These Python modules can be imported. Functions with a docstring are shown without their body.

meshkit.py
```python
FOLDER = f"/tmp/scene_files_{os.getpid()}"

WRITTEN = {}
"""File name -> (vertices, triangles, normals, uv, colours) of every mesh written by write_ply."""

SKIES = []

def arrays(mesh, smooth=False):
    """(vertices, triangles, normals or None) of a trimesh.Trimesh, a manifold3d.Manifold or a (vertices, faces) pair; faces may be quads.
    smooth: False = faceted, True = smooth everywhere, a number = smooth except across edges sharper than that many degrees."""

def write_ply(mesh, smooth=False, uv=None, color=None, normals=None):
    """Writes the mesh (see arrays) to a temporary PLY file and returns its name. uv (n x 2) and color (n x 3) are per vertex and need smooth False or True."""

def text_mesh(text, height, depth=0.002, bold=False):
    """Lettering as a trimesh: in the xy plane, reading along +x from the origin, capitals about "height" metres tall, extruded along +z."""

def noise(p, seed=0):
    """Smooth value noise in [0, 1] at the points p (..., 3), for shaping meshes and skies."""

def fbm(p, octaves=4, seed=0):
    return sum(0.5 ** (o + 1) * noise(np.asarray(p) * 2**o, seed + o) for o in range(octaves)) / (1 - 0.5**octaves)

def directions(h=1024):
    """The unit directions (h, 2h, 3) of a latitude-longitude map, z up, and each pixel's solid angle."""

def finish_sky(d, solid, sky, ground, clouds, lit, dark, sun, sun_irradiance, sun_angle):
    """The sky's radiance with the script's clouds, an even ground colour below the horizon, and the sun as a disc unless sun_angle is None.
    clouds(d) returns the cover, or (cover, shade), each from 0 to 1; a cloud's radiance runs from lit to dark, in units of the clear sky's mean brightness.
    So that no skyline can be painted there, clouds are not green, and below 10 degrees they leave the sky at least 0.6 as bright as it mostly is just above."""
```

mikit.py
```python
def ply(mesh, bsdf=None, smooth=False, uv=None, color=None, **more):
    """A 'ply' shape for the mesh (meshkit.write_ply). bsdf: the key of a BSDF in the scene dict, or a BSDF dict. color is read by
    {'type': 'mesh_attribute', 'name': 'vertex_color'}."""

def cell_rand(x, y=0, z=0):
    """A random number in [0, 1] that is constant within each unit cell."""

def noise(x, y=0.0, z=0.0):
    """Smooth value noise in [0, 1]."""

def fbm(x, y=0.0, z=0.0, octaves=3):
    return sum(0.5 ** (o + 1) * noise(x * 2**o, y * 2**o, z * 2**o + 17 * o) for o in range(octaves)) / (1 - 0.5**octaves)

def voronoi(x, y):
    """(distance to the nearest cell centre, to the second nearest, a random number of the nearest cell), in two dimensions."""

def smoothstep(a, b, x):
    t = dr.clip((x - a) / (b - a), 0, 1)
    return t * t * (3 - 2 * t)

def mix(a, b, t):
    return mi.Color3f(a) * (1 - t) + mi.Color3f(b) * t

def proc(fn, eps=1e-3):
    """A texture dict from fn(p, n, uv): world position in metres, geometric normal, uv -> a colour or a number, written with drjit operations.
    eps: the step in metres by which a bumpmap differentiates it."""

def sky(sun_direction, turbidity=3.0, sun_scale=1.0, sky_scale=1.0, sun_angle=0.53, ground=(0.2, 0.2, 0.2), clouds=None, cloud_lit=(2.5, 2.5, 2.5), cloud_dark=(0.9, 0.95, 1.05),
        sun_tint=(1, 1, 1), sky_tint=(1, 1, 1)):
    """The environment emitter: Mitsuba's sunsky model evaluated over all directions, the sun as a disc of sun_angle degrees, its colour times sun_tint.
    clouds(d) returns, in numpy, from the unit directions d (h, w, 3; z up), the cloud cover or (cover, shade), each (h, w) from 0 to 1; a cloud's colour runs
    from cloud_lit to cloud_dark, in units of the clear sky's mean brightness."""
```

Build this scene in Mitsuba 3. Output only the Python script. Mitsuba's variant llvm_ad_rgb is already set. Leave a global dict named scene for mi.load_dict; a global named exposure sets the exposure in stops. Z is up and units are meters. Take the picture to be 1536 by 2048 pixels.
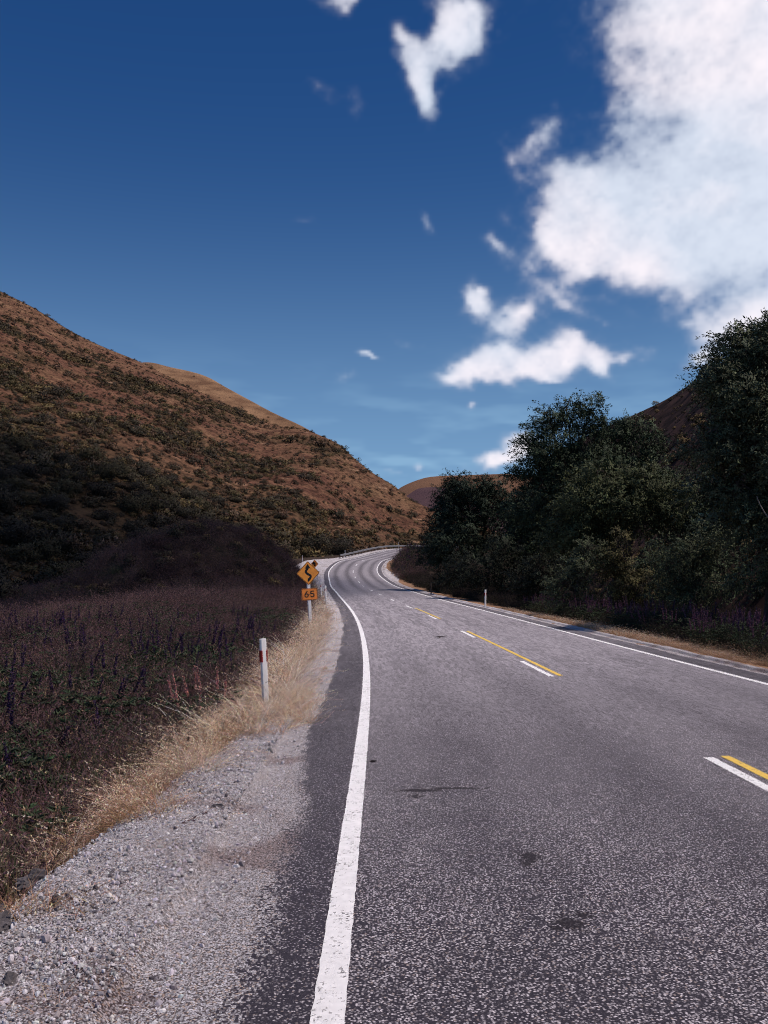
import math
import numpy as np, trimesh, drjit as dr, mitsuba as mi
from scipy.interpolate import CubicSpline
from scipy.spatial import cKDTree
from shapely.geometry import LineString, Polygon
import meshkit, mikit
from mikit import ply, proc, noise, fbm, voronoi, smoothstep, mix, cell_rand

T = mi.ScalarTransform4f
scene, labels = {}, {}

# ---------------------------------------------------------------- camera, light, exposure
EYE = 1.75
PITCH = math.atan(118 / 1757)
scene['camera'] = {'type': 'perspective', 'fov': 2 * math.degrees(math.atan(768 / 1757)), 'fov_axis': 'x', 'near_clip': 0.05, 'far_clip': 20000.0,
                   'to_world': T().look_at(origin=[0, 0, EYE], target=[0, math.cos(PITCH), EYE + math.sin(PITCH)], up=[0, 0, 1])}
exposure = 1.3
SUN_AZ, SUN_EL = math.radians(97), math.radians(61)
SUN = [math.sin(SUN_AZ) * math.cos(SUN_EL), math.cos(SUN_AZ) * math.cos(SUN_EL), math.sin(SUN_EL)]

# clouds: azimuth from straight ahead, elevation, half widths, tilt, weight
CLOUDS = [(22.4, 34, 4.8, 4.6, 0, 1.4), (24, 27, 3.6, 5.0, 0, 1.4), (27, 29, 5, 9, 0, 1.4), (20.2, 30.5, 3.0, 2.6, 0, 1.1), (20.8, 21.6, 5.4, 3.6, 0, 1.4), (15.2, 21.9, 3.2, 2.2, 0, 1.35), (11.9, 20.6, 2.0, 1.3, 0, 1.15), (11.9, 22.6, 1.5, 1.2, 0, 1.1), (13.4, 18.6, 1.6, 1.0, 30, .9), (17.2, 19.5, 3.4, 1.8, -10, 1.3), (23.5, 20.6, 3.6, 2.6, 0, 1.3), (19.5, 18.6, 2.4, 1.2, 10, 1.0),
          (13.2, 23.9, 1.5, .9, 20, .8), (17.6, 34.8, 1.1, 2.4, 0, .8), (16.6, 28, .9, 2.6, -20, .55), (21.5, 37.5, 5.5, 3.5, 0, 1.2),
          (5.3, 32.7, 1.7, 1.25, 25, 1.3), (4.1, 31.9, 1.6, 1.0, 20, 1.0), (4.4, 32.9, 1.0, .8, 30, .8), (1.5, 31.6, .5, 1.1, 25, .8), (2.4, 30.6, .8, 1.4, 15, .95), (2.7, 29.4, .6, 1.2, 4, 1.0), (3.8, 30.6, 1.2, .6, 40, .7),
          (-2.0, 34.4, 1.9, .45, 10, .8), (8.7, 25.6, .6, 1.0, 35, .62), (10.2, 25.8, .8, 1.1, 20, .42), (12.6, 24.9, 1.0, .7, 0, .6), (15.2, 27.4, 1.0, 1.4, 0, .42), (11.4, 27.4, .8, .8, 0, .42), (15.2, 30.6, 1.0, 1.6, 0, .55), (10.0, 18.3, 1.4, .5, -20, .4), (9.3, 19.4, .6, .6, 0, .42), (8.0, 22.2, .4, .5, 0, .4), (10.3, 26.3, .5, 1.2, -30, .55), (7.6, 20.4, 1.0, .35, -40, .62),
          (6.2, 17.1, 1.1, .95, -30, 1.1), (8.9, 16.4, 1.3, .8, 25, .9), (7.6, 15.6, 1.2, .6, -20, .7), (11.5, 17.0, 1.3, .45, -35, .55), (13.6, 15.8, 1.2, .4, -20, .45),
          (6.0, 13.0, 1.8, .8, 10, 1.0), (8.0, 13.8, 1.9, .9, -15, .98), (9.6, 13.1, 1.9, .85, 0, .96), (7.6, 12.6, 2.2, .5, 0, .8), (11.4, 13.8, 1.5, .9, -20, 1.0), (4.7, 12.5, .9, .35, 5, .9), (10.8, 12.3, 1.2, .5, -15, .95), (12.4, 14.6, 1.9, .6, -32, .85), (14.0, 13.1, .6, 1.2, 12, 1.0), (15.6, 13.6, 1.2, .5, 10, .75), (11.8, 13.4, 1.6, .7, 0, .8),
          (20.2, 12.9, 1.1, .7, 15, .9), (21.8, 14.6, 2.0, .8, 8, 1.0), (24.5, 15.5, 2.4, 1.4, 0, 1.0), (20.0, 15.4, 1.2, .5, 10, .55),
          (-1.3, 14.0, .85, .25, -12, .85), (-2.7, 12.5, .8, .25, 10, .6), (-5.5, 22.5, .8, .25, 20, .42), (-4.8, 29.7, 1.3, .35, -20, .45), (-2.0, 28.9, .4, .7, 25, .36), (3.0, 21.6, .35, .6, 35, .45), (1.8, 14.7, 1.8, .3, -10, .36),
          (7.4, 7.2, 1.3, .6, 10, 1.2), (9.0, 8.0, 1.3, .8, 0, 1.1), (2.2, 6.9, .5, .3, 0, .7), (5.6, 10.7, .35, .28, 0, .7), (4.5, 6.2, 1.8, .3, 0, .55), (1.0, 6.1, .7, .2, 0, .6)]


def sm01(x, a, b):
    x = np.clip((x - a) / (b - a), 0, 1)
    return x * x * (3 - 2 * x)


def clouds(d):
    az = np.degrees(np.arctan2(d[..., 0], d[..., 1]))
    el = np.degrees(np.arcsin(np.clip(d[..., 2], -1, 1)))
    q = d * 1.0
    w1 = meshkit.fbm(q * 26, 4, 3) - .5
    w2 = meshkit.fbm(q * 26 + 40, 4, 8) - .5
    f = meshkit.fbm(q * 34 + 9 + 1.2 * (w1 - w2)[..., None], 6, 21)
    g = meshkit.fbm(q * 8 + 3, 3, 5)
    h = meshkit.fbm(q * 150 + 1, 3, 71)
    a, e = az + 2.2 * w1, el + 2.2 * w2
    cov = np.zeros(az.shape)
    for ca, ce, ra, re, tilt, wt in CLOUDS:
        da, de = (a - ca) * math.cos(math.radians(ce)), e - ce
        c, s = math.cos(math.radians(tilt)), math.sin(math.radians(tilt))
        r2 = ((da * c + de * s) / ra) ** 2 + ((-da * s + de * c) / re) ** 2
        cov = 1 - (1 - cov) * (1 - np.clip(wt * np.exp(-.75 * r2), 0, .96))
    # the same broken fair-weather cumulus all round the sky outside the ridges in view
    other = np.clip((meshkit.fbm(d / np.maximum(d[..., 2:], .12) * 1.3 + 5, 5, 33) - .55) * 5, 0, 1) * np.clip((np.abs(az) - 34) / 12, 0, 1)
    cov = np.maximum(cov, other * .9)
    k = cov + (f - .5) * (.16 + 1.1 * np.clip(1.2 - cov, 0, 1)) * np.clip(cov * 3.5, 0, 1) + (h - .5) * .46 * np.clip(cov * 4, 0, 1) * np.clip(1.5 - cov, 0, 1)
    t = np.clip((k - .10) / 1.06, 0, 1)
    t = t * t * (3 - 2 * t)
    veil = .56 * np.exp(-(np.clip(el, 0, 90) / 14.5) ** 2) + .22 * np.clip((meshkit.fbm(np.stack([az * .22 - el * .3, el * 1.1 + az * .12, az * 0], -1), 4, 12) - .47) * 4, 0, 1) * np.exp(-((el - 7.5) / 4) ** 2)
    depth = np.clip((k - .55) / .6, 0, 1)
    shade = np.clip(.62 * (1 - depth) * t + 3.6 * np.clip(g - .46, 0, .4) + .7 * np.clip(.5 - f, 0, .5), 0, 1)
    t = t * (.35 + .65 * sm01(t, .1, .8)) * (.25 + .75 * sm01(cov, .2, 1.0))
    cover = 1 - (1 - t) * (1 - veil)
    return cover, (.44 * shade * t + veil * (1 - t)) / np.maximum(cover, 1e-6)


scene['sky'] = mikit.sky(SUN, turbidity=2.2, sky_scale=0.74, sun_scale=1.0, sun_tint=(.97, 1.0, 1.16), sky_tint=(.24, .60, 1.0), ground=(.12, .10, .09),
                         clouds=clouds, cloud_lit=(9.0, 8.4, 8.9), cloud_dark=(3.2, 5.3, 7.2))

# ---------------------------------------------------------------- helpers
rng = np.random.default_rng(7)


def key(name):
    if name not in scene and name not in labels and not any(k.startswith(name + '__') for k in (scene if '__' not in name else ())):
        return name
    n = 1
    while f'{name}_{n:03d}' in scene or f'{name}_{n:03d}' in labels:
        n += 1
    return f'{name}_{n:03d}'


def add(k, shape, label=None, cat=None, group=None, kind=None):
    scene[k] = shape
    say(k, label, cat, group, kind)
    return k


def say(k, label=None, cat=None, group=None, kind=None):
    d = {a: b for a, b in dict(label=label, category=cat, group=group, kind=kind).items() if b}
    if d:
        labels[k] = d


def sm(a, b, x):
    t = np.clip((np.asarray(x, float) - a) / (b - a), 0, 1)
    return t * t * (3 - 2 * t)


def n2(x, y, f=1.0, seed=0, octaves=3):
    x, y = np.broadcast_arrays(np.asarray(x, float), np.asarray(y, float))
    return meshkit.fbm(np.stack([x * f, y * f, np.full(x.shape, 3.7 + seed)], -1), octaves, seed)


def grid_faces(n, m):
    i, j = np.meshgrid(np.arange(n - 1), np.arange(m - 1), indexing='ij')
    a = (i * m + j).ravel()
    return np.vstack([np.stack([a, a + m, a + m + 1], 1), np.stack([a, a + m + 1, a + 1], 1)])


def tube(points, radii, sides=7):
    p = np.asarray(points, float)
    t = np.gradient(p, axis=0)
    t /= np.linalg.norm(t, axis=1, keepdims=True) + 1e-12
    a = np.cross(t, [0.31, 0.17, 0.93] if abs(t[0, 2]) < .8 else [1.0, .1, 0])
    a /= np.linalg.norm(a, axis=1, keepdims=True) + 1e-12
    b, ang = np.cross(t, a), np.arange(sides) * 2 * np.pi / sides
    v = p[:, None] + np.broadcast_to(radii, (len(p),))[:, None, None] * (np.cos(ang)[None, :, None] * a[:, None] + np.sin(ang)[None, :, None] * b[:, None])
    i, j = np.meshgrid(np.arange(len(p) - 1), np.arange(sides), indexing='ij')
    q = np.stack([i * sides + j, i * sides + (j + 1) % sides, (i + 1) * sides + (j + 1) % sides, (i + 1) * sides + j], -1).reshape(-1, 4)
    f = np.vstack([q[:, [0, 1, 2]], q[:, [0, 2, 3]], [[0, k + 1, k] for k in range(1, sides - 1)]])
    return v.reshape(-1, 3), f


def join(parts):
    vs, fs, at = [], [], 0
    for v, f in parts:
        vs.append(np.asarray(v, float)); fs.append(np.asarray(f) + at); at += len(v)
    return np.vstack(vs), np.vstack(fs)


def unit(v):
    return v / (np.linalg.norm(v, axis=-1, keepdims=True) + 1e-12)


def leaves(p, d, length, width, r):
    """Folded lance-shaped leaves: at p, along d."""
    n = len(p)
    d = unit(d)
    side = unit(np.cross(d, unit(r.normal(size=(n, 3)))))
    up = np.cross(side, d)
    l, w = np.broadcast_to(length, (n,))[:, None], np.broadcast_to(width, (n,))[:, None]
    mid = p + d * l * .45
    v = np.stack([p, mid + side * w / 2 + up * w * .15, p + d * l - up * l * .12, mid - side * w / 2 + up * w * .15], 1).reshape(-1, 3)
    b = np.arange(n)[:, None] * 4
    return v, np.vstack([b + [0, 1, 2], b + [0, 2, 3]])


def blades(p, d, length, width, bend, r, seg=3):
    """Tapering grass blades or stalks from p along d, bending over towards 'bend' (n,3)."""
    n = len(p)
    d = unit(d)
    side = unit(np.cross(d, unit(r.normal(size=(n, 3)) * [1, 1, .2])))
    l, w = np.broadcast_to(length, (n,))[:, None], np.broadcast_to(width, (n,))[:, None]
    rows = []
    for k in range(seg + 1):
        u = k / seg
        c = p + d * l * u + bend * l * u * u
        ww = w * (1 - .85 * u)
        rows += [c - side * ww / 2, c + side * ww / 2]
    v = np.stack(rows, 1).reshape(-1, 3)
    b = np.arange(n)[:, None] * (2 * seg + 2)
    return v, np.vstack([np.vstack([b + [2 * k, 2 * k + 1, 2 * k + 3], b + [2 * k, 2 * k + 3, 2 * k + 2]]) for k in range(seg)])


def leafy(mesh, normals, mat, color):
    """Foliage whose leaves share the rounded shading of the clump they grow in."""
    d = {'type': 'ply', 'filename': meshkit.write_ply(mesh, False, None, color, normals=normals), 'face_normals': False}
    if mat:
        d['bsdf'] = {'type': 'ref', 'id': mat}
    return d


def tint(base, n, per, r, spread=.25, hue=.10):
    """A colour per vertex: one tone per leaf or blade of 'per' vertices."""
    k = np.exp(r.normal(0, spread, (n, 1))) * np.asarray(base)[None] * np.exp(r.normal(0, hue, (n, 3)))
    return np.repeat(np.clip(k, .002, .9), per, 0)


# ---------------------------------------------------------------- materials
VC = {'type': 'mesh_attribute', 'name': 'vertex_color'}


def principled(color, rough=.8, spec=.3, **more):
    c = color if isinstance(color, dict) else {'type': 'rgb', 'value': list(color)}
    return {'type': 'twosided', 'bsdf': {'type': 'principled', 'base_color': c, 'roughness': rough, 'specular': spec, **more}}


scene['mat_leaf'] = principled(VC, .75, .18)
scene['mat_dry'] = principled(VC, .9, .1)
scene['mat_post'] = principled(proc(lambda p, n, uv: mix((.88, .88, .89), (.60, .57, .55), .35 * smoothstep(.45, .9, fbm(p.x * 9, p.y * 9, p.z * 3)) + .35 * smoothstep(.5, .0, p.z))), .45, .5)
scene['mat_red'] = principled((.30, .018, .02), .3, .5)
scene['mat_orange'] = principled(proc(lambda p, n, uv: mix((.95, .375, .065), (.78, .29, .06), smoothstep(.5, .8, fbm(p.x * 6, p.y * 6, p.z * 6)))), .4, .4)
scene['mat_orange_dull'] = principled(proc(lambda p, n, uv: mix((.88, .29, .06), (.70, .22, .05), smoothstep(.45, .8, fbm(p.x * 6, p.y * 6, p.z * 6)))), .45, .4)
scene['mat_black'] = principled((.012, .011, .014), .4, .4)
scene['mat_steel'] = principled(proc(lambda p, n, uv: mix((.30, .30, .32), (.18, .17, .18), fbm(p.x * 2, p.y * 2, p.z * 9))), .45, .5, metallic=.5)
scene['mat_wood'] = principled(proc(lambda p, n, uv: mix((.06, .045, .035), (.12, .09, .07), fbm(p.x * 12, p.y * 12, p.z * 2))), .9, .2)
scene['mat_bark'] = principled(proc(lambda p, n, uv: mix((.035, .028, .024), (.10, .08, .07), fbm(p.x * 7, p.y * 7, p.z * 2.5, 4))), .95, .1)
scene['mat_bark_pale'] = principled((.24, .20, .18), .9, .1)
scene['mat_rock'] = principled(proc(lambda p, n, uv: mix((.022, .020, .024), (.17, .155, .165), fbm(p.x * 25, p.y * 25, p.z * 25, 4))), .9, .2)
scene['mat_twig'] = principled((.03, .022, .02), .9, .1)

STAINS = [(-2.16, 5.27, .060, .11), (-2.20, 5.15, .035, .06), (-2.15, 4.26, .075, .11), (-2.06, 4.36, .05, .06), (-2.22, 4.2, .04, .05),
          (-2.74, 6.98, .26, .06), (-2.46, 7.05, .26, .04), (-2.78, 6.78, .04, .08)]


def gravel_colour(p, n, uv):
    d1, d2, c1 = voronoi(p.x * 62, p.y * 62)
    e1, e2, c2 = voronoi(p.x * 120 + 7, p.y * 120)
    f = fbm(p.x * 1.7, p.y * 1.7, 0, 4)
    dirt = smoothstep(.50, .72, f)
    stone = mix((.068, .068, .080), (.61, .595, .64), .6 * c2 + .4 * c1)
    stone = mix(stone, mi.Color3f(.38, .30, .26), smoothstep(.84, .88, cell_rand(c2 * 733, 2)))
    stone = mix(stone, mi.Color3f(.07, .06, .07), smoothstep(.80, .86, cell_rand(c2 * 419, 5)))
    gap = smoothstep(.40, .66, e1) * .85
    col = mix(stone, mi.Color3f(.075, .06, .06), gap)
    col = mix(col, col * mi.Color3f(.62, .53, .51), dirt * .9)
    far = smoothstep(12, 40, p.y)
    return mix(col, mix((.39, .375, .40), (.27, .24, .235), dirt), .7 * far)


def road_colour(p, n, uv):
    t, s = uv.x, uv.y
    d1, d2, c1 = voronoi(t * 88, s * 88)
    e1, e2, c2 = voronoi(t * 130 + 9, s * 130 + 5)
    big = fbm(t * .8, s * .22 + 3, 0, 3)
    patch = fbm(t * 3.1 + 7, s * 2.1, 0, 3)
    # streaky chips: long in the direction the seal was sprayed
    _, _, g0 = voronoi(t * 62, s * 17)
    _, _, g1 = voronoi(t * 40, s * 7.5 + 4)
    _, _, g2 = voronoi(t * 22, s * 2.8)
    _, _, g3 = voronoi(t * 11, s * .8)
    w0, w1, w2, w3 = smoothstep(4, 7, s) * smoothstep(13, 9, s), smoothstep(7, 11, s) * smoothstep(22, 14, s), smoothstep(12, 19, s) * smoothstep(40, 26, s), smoothstep(22, 34, s) * smoothstep(80, 55, s)
    grain = w0 * (g0 - .5) + w1 * (g1 - .5) + w2 * (g2 - .5) + w3 * (g3 - .5)
    worn = .36 + .36 * smoothstep(4, 26, s) + .12 * (big - .5) + .10 * (patch - .5)
    edge = smoothstep(-3.22, -3.34, t) + smoothstep(3.26, 3.4, t)                       # fresh dark seal outside the lines
    track = sum(dr.exp(-dr.square((t - c) / .38)) for c in (-2.35, -.85, .9, 2.35))
    far = smoothstep(60, 110, s)
    worn = worn - (.17 + .26 * smoothstep(6, 20, s)) * edge - (.09 + .31 * far) * track + .04
    stone = smoothstep(1 - worn - .28, 1 - worn + .30, c1 * .68 + c2 * .32) * smoothstep(.62, .30, d1)
    light = mix((.25, .233, .262), (.63, .59, .64), c2)
    light = mix(light, mi.Color3f(.36, .30, .29), smoothstep(.86, .9, cell_rand(c1 * 977, 3)))
    dark = mix((.018, .016, .024), (.049, .044, .060), e1)  # black bitumen between chips; its dark also mimics their self shadow
    col = mix(dark, light, stone)
    mean = mix((.041, .038, .048), (.30, .282, .313), dr.clip(worn * 1.15 - .10, 0, 1))
    col = mix(col, mean, .88 * smoothstep(4.5, 13, s)) * (1 + .58 * grain)
    stain = mi.Float(0)
    wob = 1 + .9 * (fbm(t * 22, s * 22, 0, 3) - .5)
    for a, b, ra, rb in STAINS:
        r = dr.sqrt(dr.square((t - a) / ra) + dr.square((s - b) / rb)) * wob
        stain = dr.maximum(stain, smoothstep(1.25, .55, r + .5 * (c1 - .5)))
    col = mix(col, mi.Color3f(.016, .013, .018), stain * .90)
    reach = (-3.50 - (t + .30 * smoothstep(5.5, 10, s) + .16 * (fbm(t * 2 + 3, s * 1.1, 0, 3) - .5) + .10 * (fbm(t * 9, s * 7, 0, 2) - .5))) / (.17 - .09 * smoothstep(5, 9, s))
    dust = smoothstep(-.06, .06, reach - cell_rand(dr.floor(t * 88), dr.floor(s * 60), 3))
    col = mix(col, gravel_colour(p, n, uv), dust)
    return col


def ground_colour(p, n, uv):
    f = fbm(p.x * .5, p.y * .5, 0, 4)
    g = fbm(p.x * 9, p.y * 9, 0, 3)
    col = mix((.030, .022, .020), (.075, .052, .042), f)
    col = mix(col, col * .4, g)
    return mix(col, mi.Color3f(.20, .12, .075), uv.x * smoothstep(.25, .7, g + .3 * uv.x))


def hill_colour(p, n, uv):
    """uv.x: how much scrub covers the spot; uv.y: dryness."""
    a = fbm(p.x * .045 + 3, p.y * .045, p.z * .05, 4)
    b = fbm(p.x * .30, p.y * .30, p.z * .35 + 5, 4)
    c = fbm(p.x * 1.6, p.y * 1.6, p.z * 1.6, 3)
    rust = mix((.072, .033, .023), (.145, .066, .042), b)
    tan = mix((.130, .071, .041), (.225, .132, .074), b)
    green = mix((.034, .025, .014), (.080, .056, .028), b)
    col = mix(rust, tan, smoothstep(.40, .86, .42 * a + .40 * b + .22 * uv.y + .3 * (fbm(p.x * .9, p.y * .9, p.z * .9, 2) - .4)))
    col = mix(col, green, dr.maximum(smoothstep(.15, .85, uv.x + .7 * (b - .5)) * .75, smoothstep(.42, .10, uv.y + .35 * (b - .5)) * .8))
    col = mix(col, mi.Color3f(.42, .27, .18), .5 * smoothstep(.70, .80, fbm(p.x * .13, p.y * .13, p.z * .9, 4)))
    d = fbm(p.x * .55 + 8, p.y * .55, p.z * .8, 3)
    return mix(col * .40, col * .98, smoothstep(.26, .60, c) * smoothstep(.22, .52, d))


scene['mat_road'] = {'type': 'bumpmap', 'scale': 1.0, 'arbitrary': proc(lambda p, n, uv: .004 * noise(p.x * 75, p.y * 75), eps=.003),
                     'bsdf': {'type': 'principled', 'base_color': proc(road_colour), 'roughness': .85, 'specular': .25}}
scene['mat_gravel'] = principled(proc(gravel_colour), .95, .1)
scene['mat_ground'] = principled(proc(ground_colour), .95, .1)
scene['mat_hill'] = principled(proc(hill_colour), .95, .1)
scene['mat_hill_pale'] = principled(proc(lambda p, n, uv: mix((.120, .066, .039), (.235, .140, .080), smoothstep(.25, .75, fbm(p.x * .12, p.y * .12, p.z * .2, 5)))), .95, .1)
scene['mat_hill_far'] = principled(proc(lambda p, n, uv: mix((.115, .062, .040), (.20, .112, .068), fbm(p.x * .02, p.y * .02, p.z * .04, 5))), .95, .1)
scene['mat_spur_shade'] = principled(proc(lambda p, n, uv: mix((.042, .026, .034), (.085, .050, .056), fbm(p.x * .025, p.y * .025, p.z * .04, 5))), .95, .1)  # dark purple of the far spur, standing in for shade on it
scene['mat_hill_painted_shade'] = principled(proc(lambda p, n, uv: mix((.014, .009, .009), (.050, .029, .026), smoothstep(.3, .7, fbm(p.x * .5, p.y * .5, p.z * .5, 4)))), .95, .1)  # shade of the right hill painted in as dark brown


def paint(col):
    def fn(p, n, uv):
        d1, d2, c1 = voronoi(p.x * 78, p.y * 78)
        wear = smoothstep(.74, .86, .62 * c1 + .38 * fbm(p.x * 7, p.y * 7, 0, 3) + .10 * smoothstep(.4, .6, d1)) * smoothstep(30, 6, p.y)
        c = mi.Color3f(col) * (.82 + .18 * fbm(p.x * 30, p.y * 30, 0, 2))
        return mix(c, mi.Color3f(.10, .095, .10), wear * .85)
    return fn


scene['mat_white_paint'] = principled(proc(paint((.80, .80, .82))), .6, .3)
scene['mat_yellow_paint'] = principled(proc(paint((.74, .50, .10))), .6, .3)

# ---------------------------------------------------------------- the road's line and the lie of the land
K = [0.00406, 0.00128, -0.00167, -0.00231, -0.00168, -0.00188, -0.00167, -0.00131, -0.00051, -0.0005, 9e-05, -0.00073, -0.00076, 0.00209, 0.00129, -0.0013, 0.00099, 0.00512, 0.00874, 0.00554, 0.00299, 0.00854, 0.01039, 0.00616, 0.0038, 0.00543, 0.00753, 0.00983, 0.01156, 0.01209, 0.0121, 0.01204, 0.012, 0.012, 0.012]
ZK = [0.18018, -0.08138, -0.18699, -0.18309, -0.12513, 0.0178, 0.26127, 0.80074, 1.79916, 3.16173, 3.9115, 5.17055, 6.2533, 6.65976, 6.87145, 6.98149]
DS = .5
S0 = np.arange(-4, 230, DS)
kappa = CubicSpline(np.arange(-4, 236, 7.)[:len(K)], K)(S0)
HD = -0.00966 + np.cumsum(kappa) * DS
HD -= HD[8] + 0.00966
RX, RY = np.cumsum(np.sin(HD)) * DS, np.cumsum(np.cos(HD)) * DS
RX += 3.04229 - RX[8]
RY -= RY[8]
RZ = CubicSpline(np.arange(0, 240, 15.), ZK, bc_type='natural')(np.clip(S0, 0, None))
# a straight run-on behind the camera and beyond the bend
back = np.arange(-40, -4, DS)
RX = np.concatenate([RX[0] + (back + 4) * math.sin(HD[0]), RX]); RY = np.concatenate([RY[0] + (back + 4) * math.cos(HD[0]), RY])
RZ = np.concatenate([np.full(len(back), RZ[0]), RZ]); HD = np.concatenate([np.full(len(back), HD[0]), HD]); S0 = np.concatenate([back, S0])
TREE2D = cKDTree(np.stack([RX, RY], 1))
HALF, SEAL = 3.229, 3.82


def road(s, t):
    h = np.interp(s, S0, HD)
    return np.interp(s, S0, RX) + t * np.cos(h), np.interp(s, S0, RY) - t * np.sin(h), np.interp(s, S0, RZ)


def road_coords(x, y):
    x, y = np.broadcast_arrays(np.asarray(x, float), np.asarray(y, float))
    _, i = TREE2D.query(np.stack([x.ravel(), y.ravel()], 1))
    i = i.reshape(x.shape)
    dx, dy, c, s = x - RX[i], y - RY[i], np.cos(HD[i]), np.sin(HD[i])
    return S0[i] + dx * s + dy * c, dx * c - dy * s


def shoulder(s):
    """How far the gravel reaches beyond the seal on the left."""
    w = np.interp(s, [-40, 5, 9, 11, 14, 24, 60, 96, 106, 118, 135, 150, 165, 200, 230], [1.05, .96, .66, .52, .42, .40, .5, .8, 1.5, 4.6, 4.8, 3.0, 1.8, 1.8, 1.8])
    return w + .28 * (n2(s, 0, .9, 4) - .5) * np.clip(w, .3, 1)


MOUND = np.array([(-21.5, 55, .1), (-18.5, 57.5, 2.0), (-16, 59.5, 4.3), (-13.5, 62, 4.9), (-11, 67, 4.5), (-9.6, 75, 3.9), (-9.2, 86, 3.3), (-9.8, 98, 3.0), (-11.5, 112, 2.6)])


def near_poly(x, y, poly, width):
    """Height of a rounded bank along a line of (x, y, height)."""
    out = np.zeros(np.shape(x))
    for a, b in zip(poly[:-1], poly[1:]):
        e = b[:2] - a[:2]
        u = np.clip(((x - a[0]) * e[0] + (y - a[1]) * e[1]) / (e @ e), 0, 1)
        d2 = (x - a[0] - u * e[0]) ** 2 + (y - a[1] - u * e[1]) ** 2
        out = np.maximum(out, (a[2] + u * (b[2] - a[2])) * np.exp(-d2 / width ** 2))
    return out


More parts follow.
